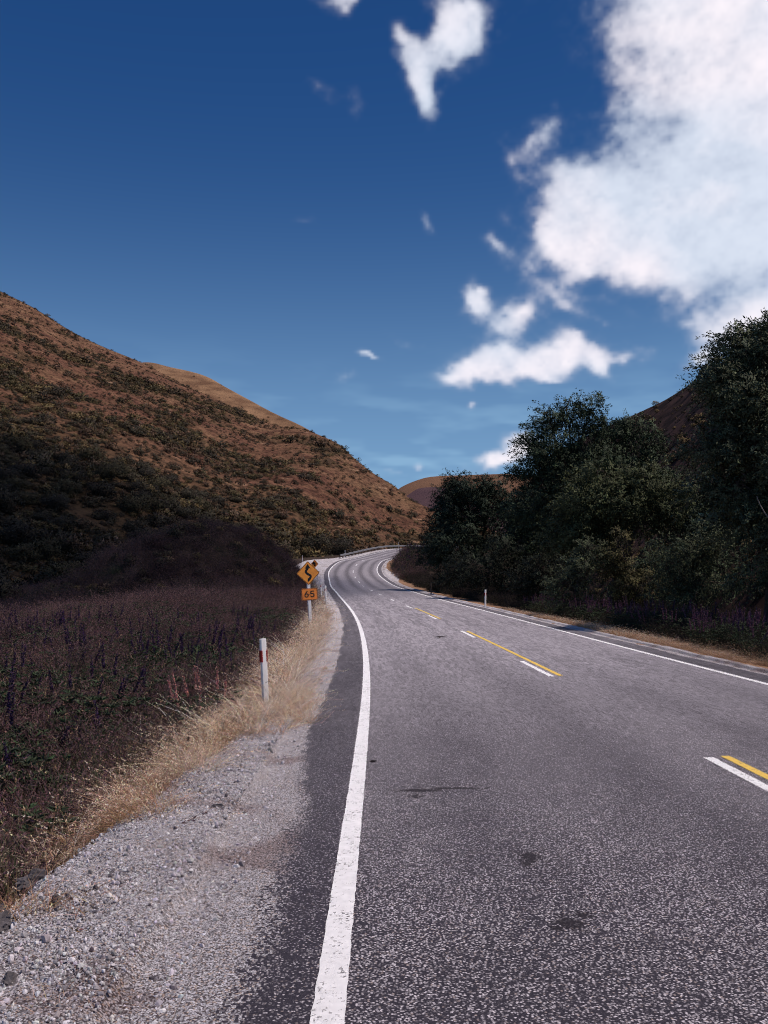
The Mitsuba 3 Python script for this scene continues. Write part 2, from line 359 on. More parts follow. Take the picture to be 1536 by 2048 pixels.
def ground(x, y):
    s, t = road_coords(x, y)
    zr = np.interp(s, S0, RZ)
    far = sm(50, 200, np.abs(t))
    z = zr * (1 - far) + 2.0 * far
    a = -t - SEAL
    drop = np.interp(s, [-40, 7, 11, 16, 30, 60], [.95, .85, .55, .34, .16, .12])
    w = shoulder(s)
    left = -drop * sm(w - .05, w + 1.25, a) + .12 * (n2(x, y, .5, 2) - .5) * sm(w, w + 2, a)
    left = left + near_poly(x, y, MOUND, 5.6) * sm(w + .2, w + 5.5, a) * sm(20, 48, y) + .2 * sm(2, 6, a) * sm(8, 30, s) - 1.0 * sm(8, 15, a) * sm(14, 34, s)
    b = t - SEAL
    right = -.16 * sm(.5, 1.6, b) + .15 * (n2(x, y, .5, 6) - .5) * sm(.6, 2, b)
    right = right + 2.3 * np.exp(-((s - 124) / 17) ** 2) * sm(1.2, 4.0, b) * np.exp(-(np.clip(b - 5, 0, None) / 9) ** 2)
    z = z + np.where(t < 0, left, right)
    return np.where(np.abs(t) < SEAL + .25, zr - .07, z)


def stretch(lo, hi, fine, far, n):
    g = np.geomspace(1, far, n)
    return np.concatenate([lo - g[::-1], np.arange(lo, hi, fine), hi + g])


gx, gy = stretch(-40, 24, .4, 6000, 42), stretch(-8, 150, .5, 6000, 42)
X, Y = np.meshgrid(gx, gy, indexing='ij')
Z = ground(X, Y)
sg, tg = road_coords(X, Y)
dry = .6 * sm(-6.0, -5.2, tg) * (tg < 0) + sm(6.6, 5.4, tg) * (tg > 0)
scene['ground'] = ply((np.stack([X, Y, Z], -1).reshape(-1, 3), grid_faces(len(gx), len(gy))[:, ::1]), 'mat_ground', smooth=True, uv=np.stack([dry, dry], -1).reshape(-1, 2))
say('ground', 'dark earth under the grass on both sides of the road', kind='structure')


def s_steps(lo, hi, near):
    out, s = [lo], lo
    while s < hi:
        s += near * max(1, max(s, 4) / 8)
        out.append(s)
    return np.array(out)


# the road
ss = s_steps(-30, 226, .05)
u = np.linspace(-1, 1, 15)
jag = .10 * (n2(ss, 0, 3.0, 9, 5) - .5) + .16 * (n2(ss, 0, .6, 8, 2) - .5)
jag2 = .10 * (n2(ss, 0, 3.0, 11, 5) - .5) + .16 * (n2(ss, 0, .6, 12, 2) - .5)
tt = np.where(u[None] < 0, u[None] * (SEAL + jag[:, None]), u[None] * (SEAL + jag2[:, None]))
tt = np.concatenate([tt[:, :1] - .03, tt, tt[:, -1:] + .03], 1)
x, y, z = road(np.repeat(ss[:, None], tt.shape[1], 1), tt)
z = z.copy(); z[:, [0, -1]] -= .035
scene['road'] = ply((np.stack([x, y, z], -1).reshape(-1, 3), grid_faces(*tt.shape)[:, ::-1]), 'mat_road', smooth=True, uv=np.stack([tt, np.repeat(ss[:, None], tt.shape[1], 1)], -1).reshape(-1, 2))
say('road', 'grey chip seal two lane road bending away uphill', kind='structure')

# gravel shoulders
for side in (-1, 1):
    ss = s_steps(-10, 222, .05)
    w = shoulder(ss) + .25 if side < 0 else .55 + .25 * (n2(ss, 0, .7, 14) - .5) + 1.6 * np.exp(-((ss - 112) / 9) ** 2)
    u = np.linspace(0, 1, 26)
    tt = side * (SEAL - .25 + u[None] * (w[:, None] + .25))
    sg = np.repeat(ss[:, None], len(u), 1)
    x, y, zr = road(sg, tt)
    z = np.maximum(ground(x, y), np.where(np.abs(tt) < SEAL + .3, zr - .045, -99))
    lump = .05 * (n2(x, y, 3.5, 15, 3) - .5) + .03 * (n2(x, y, 12, 16, 3) - .5)
    z = z + .03 + lump * sm(.15, .4, u)[None] - .09 * sm(.9, 1, u)[None] - .004 * sm(.35, .0, u)[None]
    f = grid_faces(*tt.shape)
    k = 'gravel_shoulder' if side < 0 else 'gravel_shoulder_001'
    scene[k] = ply((np.stack([x, y, z], -1).reshape(-1, 3), f[:, ::-1] if side > 0 else f), 'mat_gravel', smooth=True)
    say(k, 'pale grey gravel shoulder on the left side of the road, widening at the bend' if side < 0 else 'narrow pale gravel edge on the right side of the road', kind='structure')


# painted markings: thin strips that follow the road
def strip(name, t0, t1, s0, s1, mat, near=.05, label=None):
    ss = np.unique(np.concatenate([s_steps(s0, s1, near)[:-1], [s1]]))
    r = .012 * sm(40, 5, ss)
    a, b = t0 + r * (n2(ss, 1, 14, 3, 3) - .5), t1 + r * (n2(ss, 5, 14, 5, 3) - .5)
    tt = np.stack([a, b], 1)
    x, y, z = road(np.repeat(ss[:, None], 2, 1), tt)
    k = key('road__' + name)
    scene[k] = ply((np.stack([x, y, z + .004], -1).reshape(-1, 3), grid_faces(len(ss), 2)[:, ::-1]), mat)
    if label:
        say(k, label)


strip('edge_line', -HALF - .062, -HALF + .062, -8, 222, 'mat_white_paint', label='solid white edge line on the left of the road')
strip('edge_line', HALF - .055, HALF + .055, -8, 222, 'mat_white_paint', label='solid white edge line on the right of the road')
for k in range(-1, 20):
    s = 8.287 + 10.155 * k
    strip('centre_dash', -.05, .05, s - 2.95, s, 'mat_white_paint')
for a, b in ((-2, 8.35), (15.6, 28.5), (36.0, 46.2)):
    strip('no_passing_line', .135, .225, a, b, 'mat_yellow_paint', label='yellow no passing line beside the white centre dashes')


# ---------------------------------------------------------------- hills
def hill(name, ridge, foot, nt, nu, mat, bump, seed, label, power=1.0, scrub=None, foot_drop=2.0, behind=True, power_noise=1.0):
    """A hillside between a foot line and a ridge line, with its back falling away behind."""
    R, Fo = np.array(ridge, float), np.array(foot, float)

    def resample(P, n):
        d = np.concatenate([[0], np.cumsum(np.linalg.norm(np.diff(P, axis=0), axis=1))]) if False else np.arange(len(P))
        q = np.linspace(0, d[-1], n)
        i = CubicSpline(d, P) if len(P) < 3 else None
        from scipy.interpolate import PchipInterpolator
        return PchipInterpolator(d, P, axis=0)(q)
    R, Fo = resample(R, nt), resample(Fo, nt)
    if Fo.shape[1] == 2:
        Fo = np.concatenate([Fo, (ground(Fo[:, 0], Fo[:, 1]) - foot_drop)[:, None]], 1)
    out = unit((R - Fo) * [1, 1, 0])
    u = np.linspace(0, 1, nu)
    P = Fo[:, None] * (1 - u[None, :, None]) + R[:, None] * u[None, :, None]
    P[..., 2] = Fo[:, None, 2] + (R[:, None, 2] - Fo[:, None, 2]) * u[None] ** power
    if behind:
        q = np.array([.008, .02, .04, .08, .16, .32, .6, 1.0])
        ln = np.linalg.norm(R - Fo, axis=1)[:, None]
        B = R[:, None] + out[:, None] * (q[None] * ln)[..., None]
        B[..., 2] = R[:, None, 2] - (R[:, None, 2] + 10) * (q[None] ** 1.7)
        P = np.concatenate([P, B], 1)
    n = P.shape[1]
    uu = np.concatenate([u, np.full(n - nu, 1.0)])
    amp = bump * (np.sin(np.pi * np.clip(uu, 0, 1)) ** .7 * .9 + .10 * (np.arange(n) == nu - 1))[None]
    g = meshkit.fbm(P * .018 * power_noise * [1, 1, .4], 4, seed) - .5
    P[..., 2] += amp * g * 2 + .12 * amp * (meshkit.fbm(P * .12 * power_noise, 4, seed + 3) - .5) * 2
    scr = np.zeros(P.shape[:2]) if scrub is None else scrub(P, np.broadcast_to(uu[None], P.shape[:2]))
    scene[name] = ply((P.reshape(-1, 3), grid_faces(nt, n)), mat, smooth=True, uv=np.stack([scr, np.broadcast_to(uu[None], P.shape[:2])], -1).reshape(-1, 2))
    say(name, label, kind='structure')
    return P, scr, uu


def scrub_left(P, u):
    f = meshkit.fbm(P * [.016, .016, .05], 3, 51)
    g = meshkit.fbm(P * [.06, .06, .12], 3, 52)
    return np.clip(.74 - .62 * u + 1.3 * (f - .5) + 2.6 * (g - .5), 0, 1)


LEFT_RIDGE = [(-294.1, 300, 158.7), (-248.9, 335, 160.8), (-216.8, 365, 150.9), (-169.3, 380, 124.9), (-158.0, 385, 119.7), (-141.2, 395, 110.0), (-128.9, 400, 104.8), (-113.1, 400, 98.3), (-95.5, 390, 88.1), (-72.4, 370, 75.0), (-44.3, 340, 58.8), (-27.0, 305, 50.7), (-14.1, 285, 42.7), (-10.6, 275, 38.4), (-4.3, 262, 31.8), (3.1, 258, 26.7), (6.2, 254, 23.6), (9.0, 250, 21.4), (13.3, 250, 19.6), (22.7, 246, 16.1), (33, 240, 11.6)]
LEFT_FOOT = [(-95, 20), (-80, 34), (-66, 46), (-52, 58), (-44, 66), (-37, 74), (-32, 80), (-28, 87), (-25, 94), (-23, 101), (-20.5, 110), (-19, 119), (-18, 128), (-17, 137), (-15, 146), (-12, 153), (-8.3, 167), (-4, 178), (1.6, 192), (11, 206), (21, 219)]
PL, SL, UL = hill('left_hill', LEFT_RIDGE, LEFT_FOOT, 260, 190, 'mat_hill', 7.0, 11, 'tan and rust dry grass hillside dotted with dark scrub', .95, scrub_left)
BACK = [(-223.6, 660, 146.7), (-194.9, 640, 150.5), (-168.3, 610, 148.6), (-146.4, 600, 142.3), (-123.8, 590, 134.8), (-101.1, 570, 120.6), (-70.8, 540, 100.9), (-42.5, 500, 82.2), (-21.0, 470, 62.7), (-2.1, 450, 45.9)]
PB, SB, UB = hill('back_hill', BACK, [(a + 40, b - 170, c - 85) for a, b, c in BACK], 90, 60, 'mat_hill_pale', 5.0, 17, 'paler dry grass shoulder of the hill behind the left hillside', 1.0, lambda P, u: np.clip(1.1 * (meshkit.fbm(P * .03, 3, 8) - .62), 0, 1))
hill('far_hill', [(-160, 1500, 60), (-24, 1500, 97.3), (18.9, 1500, 136.0), (27.4, 1500, 143.7), (53.2, 1500, 155.8), (78.9, 1500, 162.7), (113.3, 1500, 165.3), (145.6, 1480, 163.9), (192.5, 1450, 162.3), (265.8, 1400, 147.1), (345.3, 1400, 115.0)],
     [(-120 + 45 * k, 1180, 30) for k in range(11)], 90, 50, 'mat_hill_far', 9.0, 23, 'far smooth tan hill closing the valley', .9, power_noise=.4)
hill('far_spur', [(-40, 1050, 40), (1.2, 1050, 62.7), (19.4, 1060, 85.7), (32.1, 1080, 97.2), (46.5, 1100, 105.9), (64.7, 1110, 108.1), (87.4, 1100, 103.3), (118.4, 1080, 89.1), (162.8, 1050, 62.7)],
     [(-30 + 26 * k, 900, 10) for k in range(9)], 80, 40, 'mat_spur_shade', 6.0, 29, 'spur below the far tan hill, shade put into its dark purple colour', .9, power_noise=.5)
RIGHT_RIDGE = [(30.1, 180, 20.4), (32.7, 172, 23.1), (34.2, 165, 24.8), (38.4, 155, 26.8), (43.0, 146, 28.3), (45.3, 140, 29.2), (47.3, 135, 30.5), (48.1, 130, 31.1), (48.8, 124, 32.0), (51.6, 116, 35.4), (57.6, 106, 42.5), (69.5, 96, 52.0), (98.3, 90, 68.2), (125, 60, 75), (130, 10, 72), (128, -40, 66)]
RIGHT_FOOT = [(24, 178), (22, 160), (20.5, 145), (19, 130), (18, 116), (17.5, 103), (17, 91), (16.8, 80), (16.6, 69), (16.5, 58), (16.6, 47), (17, 36), (17.5, 25), (18.5, 12), (21, -8), (26, -40)]
PR, SR, UR = hill('right_hill', RIGHT_RIDGE, RIGHT_FOOT, 150, 90, 'mat_hill_painted_shade', 3.0, 31, 'steep scrubby hillside behind the roadside trees, shade put into its dark brown colour', .95, lambda P, u: np.clip(.5 + 2 * (meshkit.fbm(P * .06, 4, 5) - .5), 0, 1), 1.0, True, 2.0)


# ---------------------------------------------------------------- plant pieces that are copied
def shapegroup(name, mesh, mat, color):
    shape = leafy(*mesh, mat, color) if len(mesh[0]) == 2 else ply(mesh, mat, color=color)
    scene[name] = {'type': 'shapegroup', 'plant': shape}


def inst(group, xyz, rot=0.0, scale=1.0, lean=(0, 0), zs=1.0):
    m = T().translate([float(v) for v in xyz]).rotate([0, 0, 1], float(rot)).rotate([1, 0, 0], float(lean[0])).rotate([0, 1, 0], float(lean[1])).scale([float(scale), float(scale), float(scale * zs)])
    return {'type': 'instance', 'shape': {'type': 'ref', 'id': group}, 'to_world': m}


def shrub_mesh(r, n_sprays, per, leaf, flat=.8, base=(.040, .043, .026)):
    """A rounded bush one metre in radius, of twig sprays with gaps between its lobes."""
    lob = unit(r.normal(size=(9, 3)) * [1, 1, .7]) * r.uniform(.35, .62, (9, 1))
    lob[:, 2] = np.abs(lob[:, 2]) * flat + .22
    rad = r.uniform(.32, .50, 9)
    k = r.integers(0, 9, n_sprays)
    d = unit(r.normal(size=(n_sprays, 3)) + [0, 0, .35])
    c = lob[k] + d * (rad[k] * r.uniform(.55, 1.05, n_sprays))[:, None]
    c[:, 2] = np.maximum(c[:, 2], .03)
    p = np.repeat(c, per, 0) + r.normal(0, .055, (n_sprays * per, 3))
    v, f = leaves(p, np.repeat(d, per, 0) + r.normal(0, .75, (n_sprays * per, 3)), leaf * r.uniform(.7, 1.3, n_sprays * per), leaf * .5, r)
    tone = np.repeat(np.exp(r.normal(0, .16, n_sprays))[:, None], per, 0)
    col = np.clip(tint(base, n_sprays * per, 4, r, .22, .06) * np.repeat(tone, 4, 0), .003, .5)
    stems = [tube([(0, 0, -.3), q * [.5, .5, .5], q], [.05, .035, .015], 4) for q in lob[:5]]
    sv, sf = join(stems)
    m = join([(v, f), (sv, sf)])
    lobe_d = unit(c - [0, 0, .15])
    nn = np.repeat(unit(np.repeat(.6 * d + .6 * lobe_d, per, 0) + r.normal(0, .28, (n_sprays * per, 3))), 4, 0)
    nn = np.vstack([nn, unit(sv - sv.mean(0))])
    return (m, nn), np.vstack([col, np.tile([.04, .03, .025], (len(sv), 1))])


for i, base in enumerate([(.060, .050, .034), (.048, .041, .031), (.078, .064, .034), (.088, .060, .042), (.046, .042, .030), (.115, .086, .044)]):
    m, c = shrub_mesh(np.random.default_rng(100 + i), 95, 4, .18, base=base)
    shapegroup(f'shrub_shape_{i}', m, 'mat_dry', c)
    m, c = shrub_mesh(np.random.default_rng(140 + i), 46, 3, .27, base=base)
    shapegroup(f'far_shrub_shape_{i}', m, 'mat_dry', c)
for i, base in enumerate([(.040, .036, .027), (.032, .029, .024), (.048, .043, .027)]):
    m, c = shrub_mesh(np.random.default_rng(120 + i), 420, 6, .085, base=base)
    shapegroup(f'bush_shape_{i}', m, 'mat_dry', c)


def on_hill(P, scr, nu, n, r, power):
    """Spots on a hillside, evenly by area, with the scrub cover there."""
    q = P[:, :nu]
    area = np.linalg.norm(np.cross(q[1:, :-1] - q[:-1, :-1], q[:-1, 1:] - q[:-1, :-1]), axis=-1)
    w = area * (np.clip(scr[:-1, :nu - 1], 0, 1) ** power + .42)
    dist = np.linalg.norm(q[:-1, :-1], axis=-1)
    vis = (q[:-1, :-1, 0] > -.52 * q[:-1, :-1, 1] - 12) & (q[:-1, :-1, 0] < .5 * q[:-1, :-1, 1] + 14)
    w = w * (1 - .5 * np.linspace(0, 1, nu - 1)[None])
    w = (w * vis / np.maximum(dist, 60) ** .8).ravel()
    k = r.choice(len(w), n, p=w / w.sum())
    i, j = np.unravel_index(k, area.shape)
    a, b = r.random((n, 1)), r.random((n, 1))
    p = q[i, j] * (1 - a) * (1 - b) + q[i + 1, j] * a * (1 - b) + q[i, j + 1] * (1 - a) * b + q[i + 1, j + 1] * a * b
    return p, scr[i, j]


r = np.random.default_rng(5)
spots = []
p, c = on_hill(PL, SL, 190, 12500, r, 1.1)
spots += [(q, a, 'left') for q, a in zip(p, c)]
p, c = on_hill(PB, SB, 60, 260, r, 1.0)
spots += [(q, a, 'back') for q, a in zip(p, c)]
q = PL[::1, 189]                                   # the shrubs that stand out along the skyline
k = r.integers(90, 255, 90)
spots += [(PL[a, 189] + [0, 0, -.2], .3, 'left') for a in k]
p, c = on_hill(PR, SR, 90, 1900, r, .6)
spots += [(q, a, 'right') for q, a in zip(p, c)]
size = np.array([(.36 + .32 * a) * math.exp(r.normal(0, .48)) * (1.25 if w == 'left' else 1.3 if w == 'back' else .8) for _, a, w in spots])
size = np.minimum(size, [3.6 if w != 'right' else 1.6 for _, _, w in spots])
P_ = np.array([q for q, _, _ in spots])
inview = (np.abs(P_[:, 0]) < .437 * P_[:, 1]) & (P_[:, 1] > 20)
show = np.where(inview, size / np.linalg.norm(P_, axis=1), 0)
is_left = np.array([w == 'left' for _, _, w in spots])
thing = set(np.argsort(-np.where(is_left, show, 0))[:300].tolist())
n_stuff = {'left': 0, 'right': 0, 'back': 0}
for i, (q, a, w) in enumerate(spots):
    d = inst(f'{"far_" if q[1] > 170 and i not in thing else ""}shrub_shape_{r.integers(0, 6) if a > .25 else (0, 1, 3)[r.integers(0, 3)]}', q + [0, 0, -.12 * size[i]], r.uniform(0, 360), size[i], zs=r.uniform(.7, 1.05))
    if i in thing:
        add(key('hill_shrub'), d, 'dark rounded shrub growing in the scrub on the dry left hillside', 'shrub', 'shrubs on the left hillside')
    else:
        n_stuff[w] += 1
        nm = {'left': 'hillside_scrub', 'back': 'hilltop_scrub', 'right': 'shaded_hill_scrub'}[w]
        scene[f'{nm}__{n_stuff[w]:03d}'] = d
say('hillside_scrub', 'small dark scrub scattered over the left hillside', 'scrub', kind='stuff')
say('hilltop_scrub', 'sparse scrub on the paler hill behind', 'scrub', kind='stuff')
say('shaded_hill_scrub', 'dark scrub covering the steep right hillside', 'scrub', kind='stuff')

# big dark bushes at the left hill foot, crowded to imitate shade there
rb = np.random.default_rng(63)
low = PL[:, :40].reshape(-1, 3)
pxs = low[:, 0] / low[:, 1]
low = low[(pxs > -.50) & (pxs < -.17) & (low[:, 1] < 165)]
taken = []
for q in low[rb.permutation(len(low))]:
    if len(taken) < 100 and all(np.linalg.norm(q - p) > 3.4 for p in taken):
        taken.append(q)
for i, q in enumerate(taken):
    add(key('hill_bush'), inst(f'bush_shape_{i % 3}', q + [0, 0, -.3], 57 * i, rb.uniform(1.9, 3.3), zs=rb.uniform(.75, 1.0)), 'large dark bush at the foot of the left hill beyond the purple field', 'bush', 'large bushes at the hill foot')
for i, (bx, by, s, lab) in enumerate([(-12.6, 158, 4.4, 'broad dark green bush above the gravel at the bend, left one of two'), (-8.9, 162, 3.9, 'dark green bush above the gravel at the bend, right one of two')]):
    z = float(ground(np.array([bx]), np.array([by]))[0])
    add(key('roadside_bush'), inst(f'bush_shape_{i}', (bx, by, z - .2), 40 + 90 * i, s, zs=1.05), lab, 'bush')


# ---------------------------------------------------------------- trees
def tree(name, base, lobes, n_sprays, per, leaf, col, label, group=None, trunk_r=.16, wind=(-.45, 0, .1), seed=1, fork=.28, stems=1, spray=.55, shell=.5, cat='tree'):
    r = np.random.default_rng(seed)
    base = np.array(base, float)
    L = np.array(lobes, float)
    k_ = key(name)
    say(k_, label, cat, group)
    top = L[L[:, 2].argmax(), :3]
    forks = []
    for q in range(stems):
        tgt = L[r.integers(0, len(L)), :3] if stems > 1 else L[:, :3].mean(0)
        fk = base + (tgt - base) * fork + r.normal(0, .12, 3) + [0, 0, .2]
        root = base + r.normal(0, .15 if stems > 1 else 0, 3) * [1, 1, 0]
        pts = [root + [0, 0, -.3], root + (fk - root) * .5 + r.normal(0, .08, 3), fk]
        add(key(k_ + '__trunk'), ply(tube(CubicSpline([0, .5, 1], pts)(np.linspace(0, 1, 9)), np.linspace(trunk_r * 1.3, trunk_r * .85, 9) / math.sqrt(stems), 9), 'mat_bark', smooth=True))
        forks.append(fk)
    limbs = []
    for c in L:
        fk = forks[int(np.argmin([np.linalg.norm((c[:3] - f)[:2]) for f in forks]))]
        tip = c[:3] + np.array([0, 0, .35]) * c[5]
        mid = fk + (tip - fk) * .5 + r.normal(0, .25, 3) + [0, 0, .15 * np.linalg.norm(tip - fk) * .5]
        pts = CubicSpline([0, .5, 1], [fk, mid, tip])(np.linspace(0, 1, 12))
        rr = np.linspace(trunk_r * .55 / math.sqrt(max(stems, 1)), .018, 12)
        add(key(k_ + '__branch'), ply(tube(pts, rr, 6), 'mat_bark', smooth=True))
        limbs.append((pts, rr))
    tw = []
    sub = []
    for c in L:
        for d in unit(r.normal(size=(7, 3)) + [0, 0, .2]):
            f = r.uniform(.32, .58)
            sub.append(np.concatenate([c[:3] + d * c[3:6] * r.uniform(.62, 1.02), c[3:6] * f * [1.15, 1.1, .8]]))
    near = [int(np.argmin(np.linalg.norm(L[:, :3] - q[:3], axis=1))) for q in sub]
    Lb = np.vstack([np.hstack([L[:, :3], L[:, 3:6] * .72]), np.array(sub)])
    limbs = limbs + [limbs[i] for i in near]
    vol = Lb[:, 3] * Lb[:, 4] * Lb[:, 5]
    share = vol ** .72 / (vol ** .72).sum()
    cs, ds = [], []
    for c, sh, (pts, rr) in zip(Lb, share, limbs):
        n = int(n_sprays * 1.45 * sh)
        d = unit(r.normal(size=(int(n * 1.8), 3)))
        q = c[:3] + d * c[3:6] * (r.random((len(d), 1)) ** shell)
        keep = meshkit.fbm(q * 1.15 / max(spray, .3) * .55, 3, seed) > .40
        q, d = q[keep][:n], d[keep][:n]
        cs.append(q); ds.append(d)
        for e in q[:: max(1, len(q) // 4)]:
            a = pts[r.integers(4, 12)]
            m = (a + e) / 2 + r.normal(0, .12, 3) + [0, 0, .12]
            tw.append(tube(CubicSpline([0, .5, 1], [a, m, e])(np.linspace(0, 1, 6)), np.linspace(.022, .006, 6), 4))
    v, f = join(tw)
    scene[k_ + '__twigs'] = ply((v, f), 'mat_bark'); say(k_ + '__twigs', kind='stuff')
    q, d = np.vstack(cs), np.vstack(ds)
    per = int(per * 1.4)
    n = len(q)
    dirn = unit(d * .7 + np.array(wind) + r.normal(0, .35, (n, 3)))
    ln = spray * r.uniform(.5, 1.7, n)
    along = r.random((n, per))
    p = q[:, None] + dirn[:, None] * (along * ln[:, None])[..., None] + np.array([0, 0, -.30])[None, None] * (along ** 2 * ln[:, None])[..., None] + r.normal(0, .035 * spray / .5, (n, per, 3))
    ld = dirn[:, None] * .9 + r.normal(0, .55, (n, per, 3)) + [0, 0, -.25]
    m = n * per
    v, f = leaves(p.reshape(-1, 3), ld.reshape(-1, 3), leaf * r.uniform(.65, 1.3, m), leaf * .40, r)
    tone = np.repeat(np.exp(r.normal(0, .30, n)), per)[:, None]
    cc = np.clip(tint(col, m, 4, r, .16, .05) * np.repeat(tone, 4, 0), .003, .4)
    nn = unit(np.repeat(d, per, 0) * [1, 1, .9] + [0, 0, .12] + r.normal(0, .33, (m, 3)))
    scene[k_ + '__foliage'] = leafy((v, f), np.repeat(nn, 4, 0), 'mat_leaf', cc); say(k_ + '__foliage', kind='stuff')
    return k_


GR, GR2, GR3 = (.040, .058, .033), (.066, .078, .038), (.072, .086, .050)
# lobes: centre, half widths
tree('willow', (13.2, 60, .2), [(11.2, 60, 12.2, 1.0, 1.2, 1.3), (10.0, 60, 10.0, 1.2, 1.2, .9), (12.7, 60.5, 12.6, 1.1, 1.3, 1.3), (14.2, 60, 12.2, 1.4, 1.4, 1.5), (11.2, 59.5, 9.6, 1.7, 1.6, 1.2), (13.6, 60, 10.0, 2.2, 2.0, 1.7), (12.4, 60, 7.6, 2.8, 2.2, 1.8), (15.0, 61, 8.4, 2.2, 2.2, 2.0), (12.0, 60, 5.0, 3.0, 2.2, 1.8), (15, 61, 5, 2.6, 2.2, 2), (9.6, 59.6, 8.0, 1.2, 1.2, .8)],
     3600, 13, .16, GR, 'tall airy willow with wind blown top standing highest above the bend', trunk_r=.26, seed=21, spray=.7)
tree('willow', (17.6, 63, .2), [(17.0, 63, 11.6, 1.5, 1.5, 1.1), (18.6, 63, 10.8, 1.8, 1.6, 1.3), (16.0, 63, 10.4, 1.1, 1.2, 1.0), (17.4, 63, 8.4, 2.4, 2.0, 1.8), (19.6, 64, 8.0, 2.2, 2, 1.8), (17.8, 63, 5.4, 3, 2.2, 2)],
     2200, 13, .16, GR, 'dark willow right of the tallest one, against the shaded hillside', trunk_r=.2, seed=22, spray=.7)
tree('roadside_tree', (8.45, 79, 0.2), [(6.85, 78, 9.2, 1.3, 1.6, 1.5), (8.45, 78.5, 8.8, 1.5, 1.8, 1.5), (5.65, 78, 7.4, 1.6, 1.9, 1.7), (7.85, 78, 6.8, 2.2, 2, 1.9), (10.05, 79, 8.2, 1.6, 2, 1.6), (4.95, 77.5, 5.2, 1.5, 2, 2), (6.85, 77, 4.3, 2.2, 2.2, 2.0), (9.85, 78, 5.2, 2.4, 2.2, 2.2), (5.05, 77, 2.8, 1.4, 1.8, 1.7), (7.25, 76.6, 2.2, 2.4, 2, 1.6), (10.25, 77, 2.5, 2.6, 2, 2.0), (12.05, 78.5, 7.4, 1.8, 2, 1.9), (6.15, 78, 9.6, .6, .7, .8)],
     4400, 12, .17, (.032, .046, .031), 'dense dark tree at the inside of the bend, leftmost of the trees', trunk_r=.24, seed=23, spray=.65)
tree('roadside_tree', (12.2, 47.5, .1), [(11.9, 47, 6.6, 1.5, 1.7, 1.1), (13.8, 47, 6.6, 1.5, 1.6, 1.1), (15.4, 47, 5.7, 1.3, 1.5, 1.1), (12.8, 46.5, 5.3, 2.0, 1.8, 1.2), (10.8, 47, 5.4, 1.2, 1.5, 1.2), (10.0, 47.5, 4.0, 1.1, 1.5, 1.2), (14.6, 46.5, 4.8, 1.6, 1.6, .9), (11.0, 48, 3.4, 2, 1.6, 1.3)],
     3000, 13, .135, GR2, 'broad willow with arching limbs in the middle of the right roadside', trunk_r=.2, seed=24, spray=.6, fork=.2, stems=2)
tree('roadside_tree', (12.85, 29.5, -.1), [(11.5, 29.5, 8.3, .6, .9, .6), (12.3, 29.5, 9.3, .7, 1.0, .7), (13.2, 29.6, 9.8, .8, 1.1, .8), (12.75, 29.5, 8.6, 1.1, 1.5, 1.0), (11.85, 29.3, 7.5, 1.1, 1.4, 1.1), (13.45, 29.5, 7.6, 1.4, 1.6, 1.5), (12.55, 28.8, 6.0, 1.6, 1.6, 1.4), (11.15, 29.0, 6.1, .9, 1.2, .9), (14.25, 30, 9.3, 1.4, 1.5, 1.2), (13.25, 29, 4.2, 1.9, 1.7, 1.5), (11.65, 29, 4.3, 1.1, 1.3, 1.1), (13.25, 28.5, 2.4, 1.9, 1.6, 1.4), (15.75, 30, 7, 2, 2, 2.4)],
     4700, 13, .115, GR3, 'large tree at the right edge with pale glinting leaves', trunk_r=.2, seed=25, spray=.5)
tree('roadside_tree', (16.5, 21, -.1), [(16.6, 21, 6.8, 2.2, 2, 1.8), (15.2, 21.5, 5, 1.6, 1.8, 1.6), (17.5, 21, 4.2, 2, 2, 2), (17, 20, 8.4, 1.6, 1.6, 1.2)], 1800, 12, .12, GR, 'dark tree just outside the right edge', trunk_r=.18, seed=26, spray=.5)
tree('roadside_shrub', (8.6, 38, -.1), [(8.5, 38, 1.6, .9, .9, 1.0), (8.9, 38, 2.5, .8, .8, .7), (8.0, 38, 1.0, .8, .8, .7)], 700, 12, .085, GR3, 'grey green rounded shrub behind the lupins, left of the yellowish one', trunk_r=.06, seed=31, stems=3, spray=.35, cat='shrub')
tree('roadside_shrub', (10.2, 37.5, -.1), [(10.1, 37.5, 1.5, .9, .8, 1.1), (10.0, 37.5, 2.7, .6, .6, .9), (10.7, 37.2, 1.0, .8, .8, .8)], 700, 12, .085, (.072, .066, .030), 'upright yellowish green shrub behind the lupins', trunk_r=.06, seed=32, stems=3, spray=.35, cat='shrub')
tree('roadside_shrub', (11.6, 33.5, -.1), [(11.2, 33.5, 1.7, 1.0, 1.0, 1.1), (12.2, 33.3, 2.3, 1.0, 1.0, 1.1), (11.8, 33, 1.1, 1.2, .9, .8)], 900, 12, .085, GR3, 'large grey green shrub at the foot of the big right tree', trunk_r=.06, seed=33, stems=3, spray=.4, cat='shrub')
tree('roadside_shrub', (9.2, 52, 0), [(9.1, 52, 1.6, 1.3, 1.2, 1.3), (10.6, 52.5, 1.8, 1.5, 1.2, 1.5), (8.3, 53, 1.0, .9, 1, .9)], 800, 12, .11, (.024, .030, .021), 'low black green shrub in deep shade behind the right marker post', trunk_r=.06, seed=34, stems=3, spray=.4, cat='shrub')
tree('roadside_shrub', (7.4, 64, .1), [(7.2, 64, 1.6, 1.6, 1.3, 1.5), (9, 65, 2.2, 1.8, 1.4, 1.9), (6.4, 67, 1.5, 1.2, 1.2, 1.4), (5.4, 68.6, 1.7, 1.1, 1.2, 1.2)], 900, 12, .12, (.022, .028, .020), 'dark shrub beside the road below the dense tree at the bend', trunk_r=.06, seed=35, stems=3, spray=.45, cat='shrub')
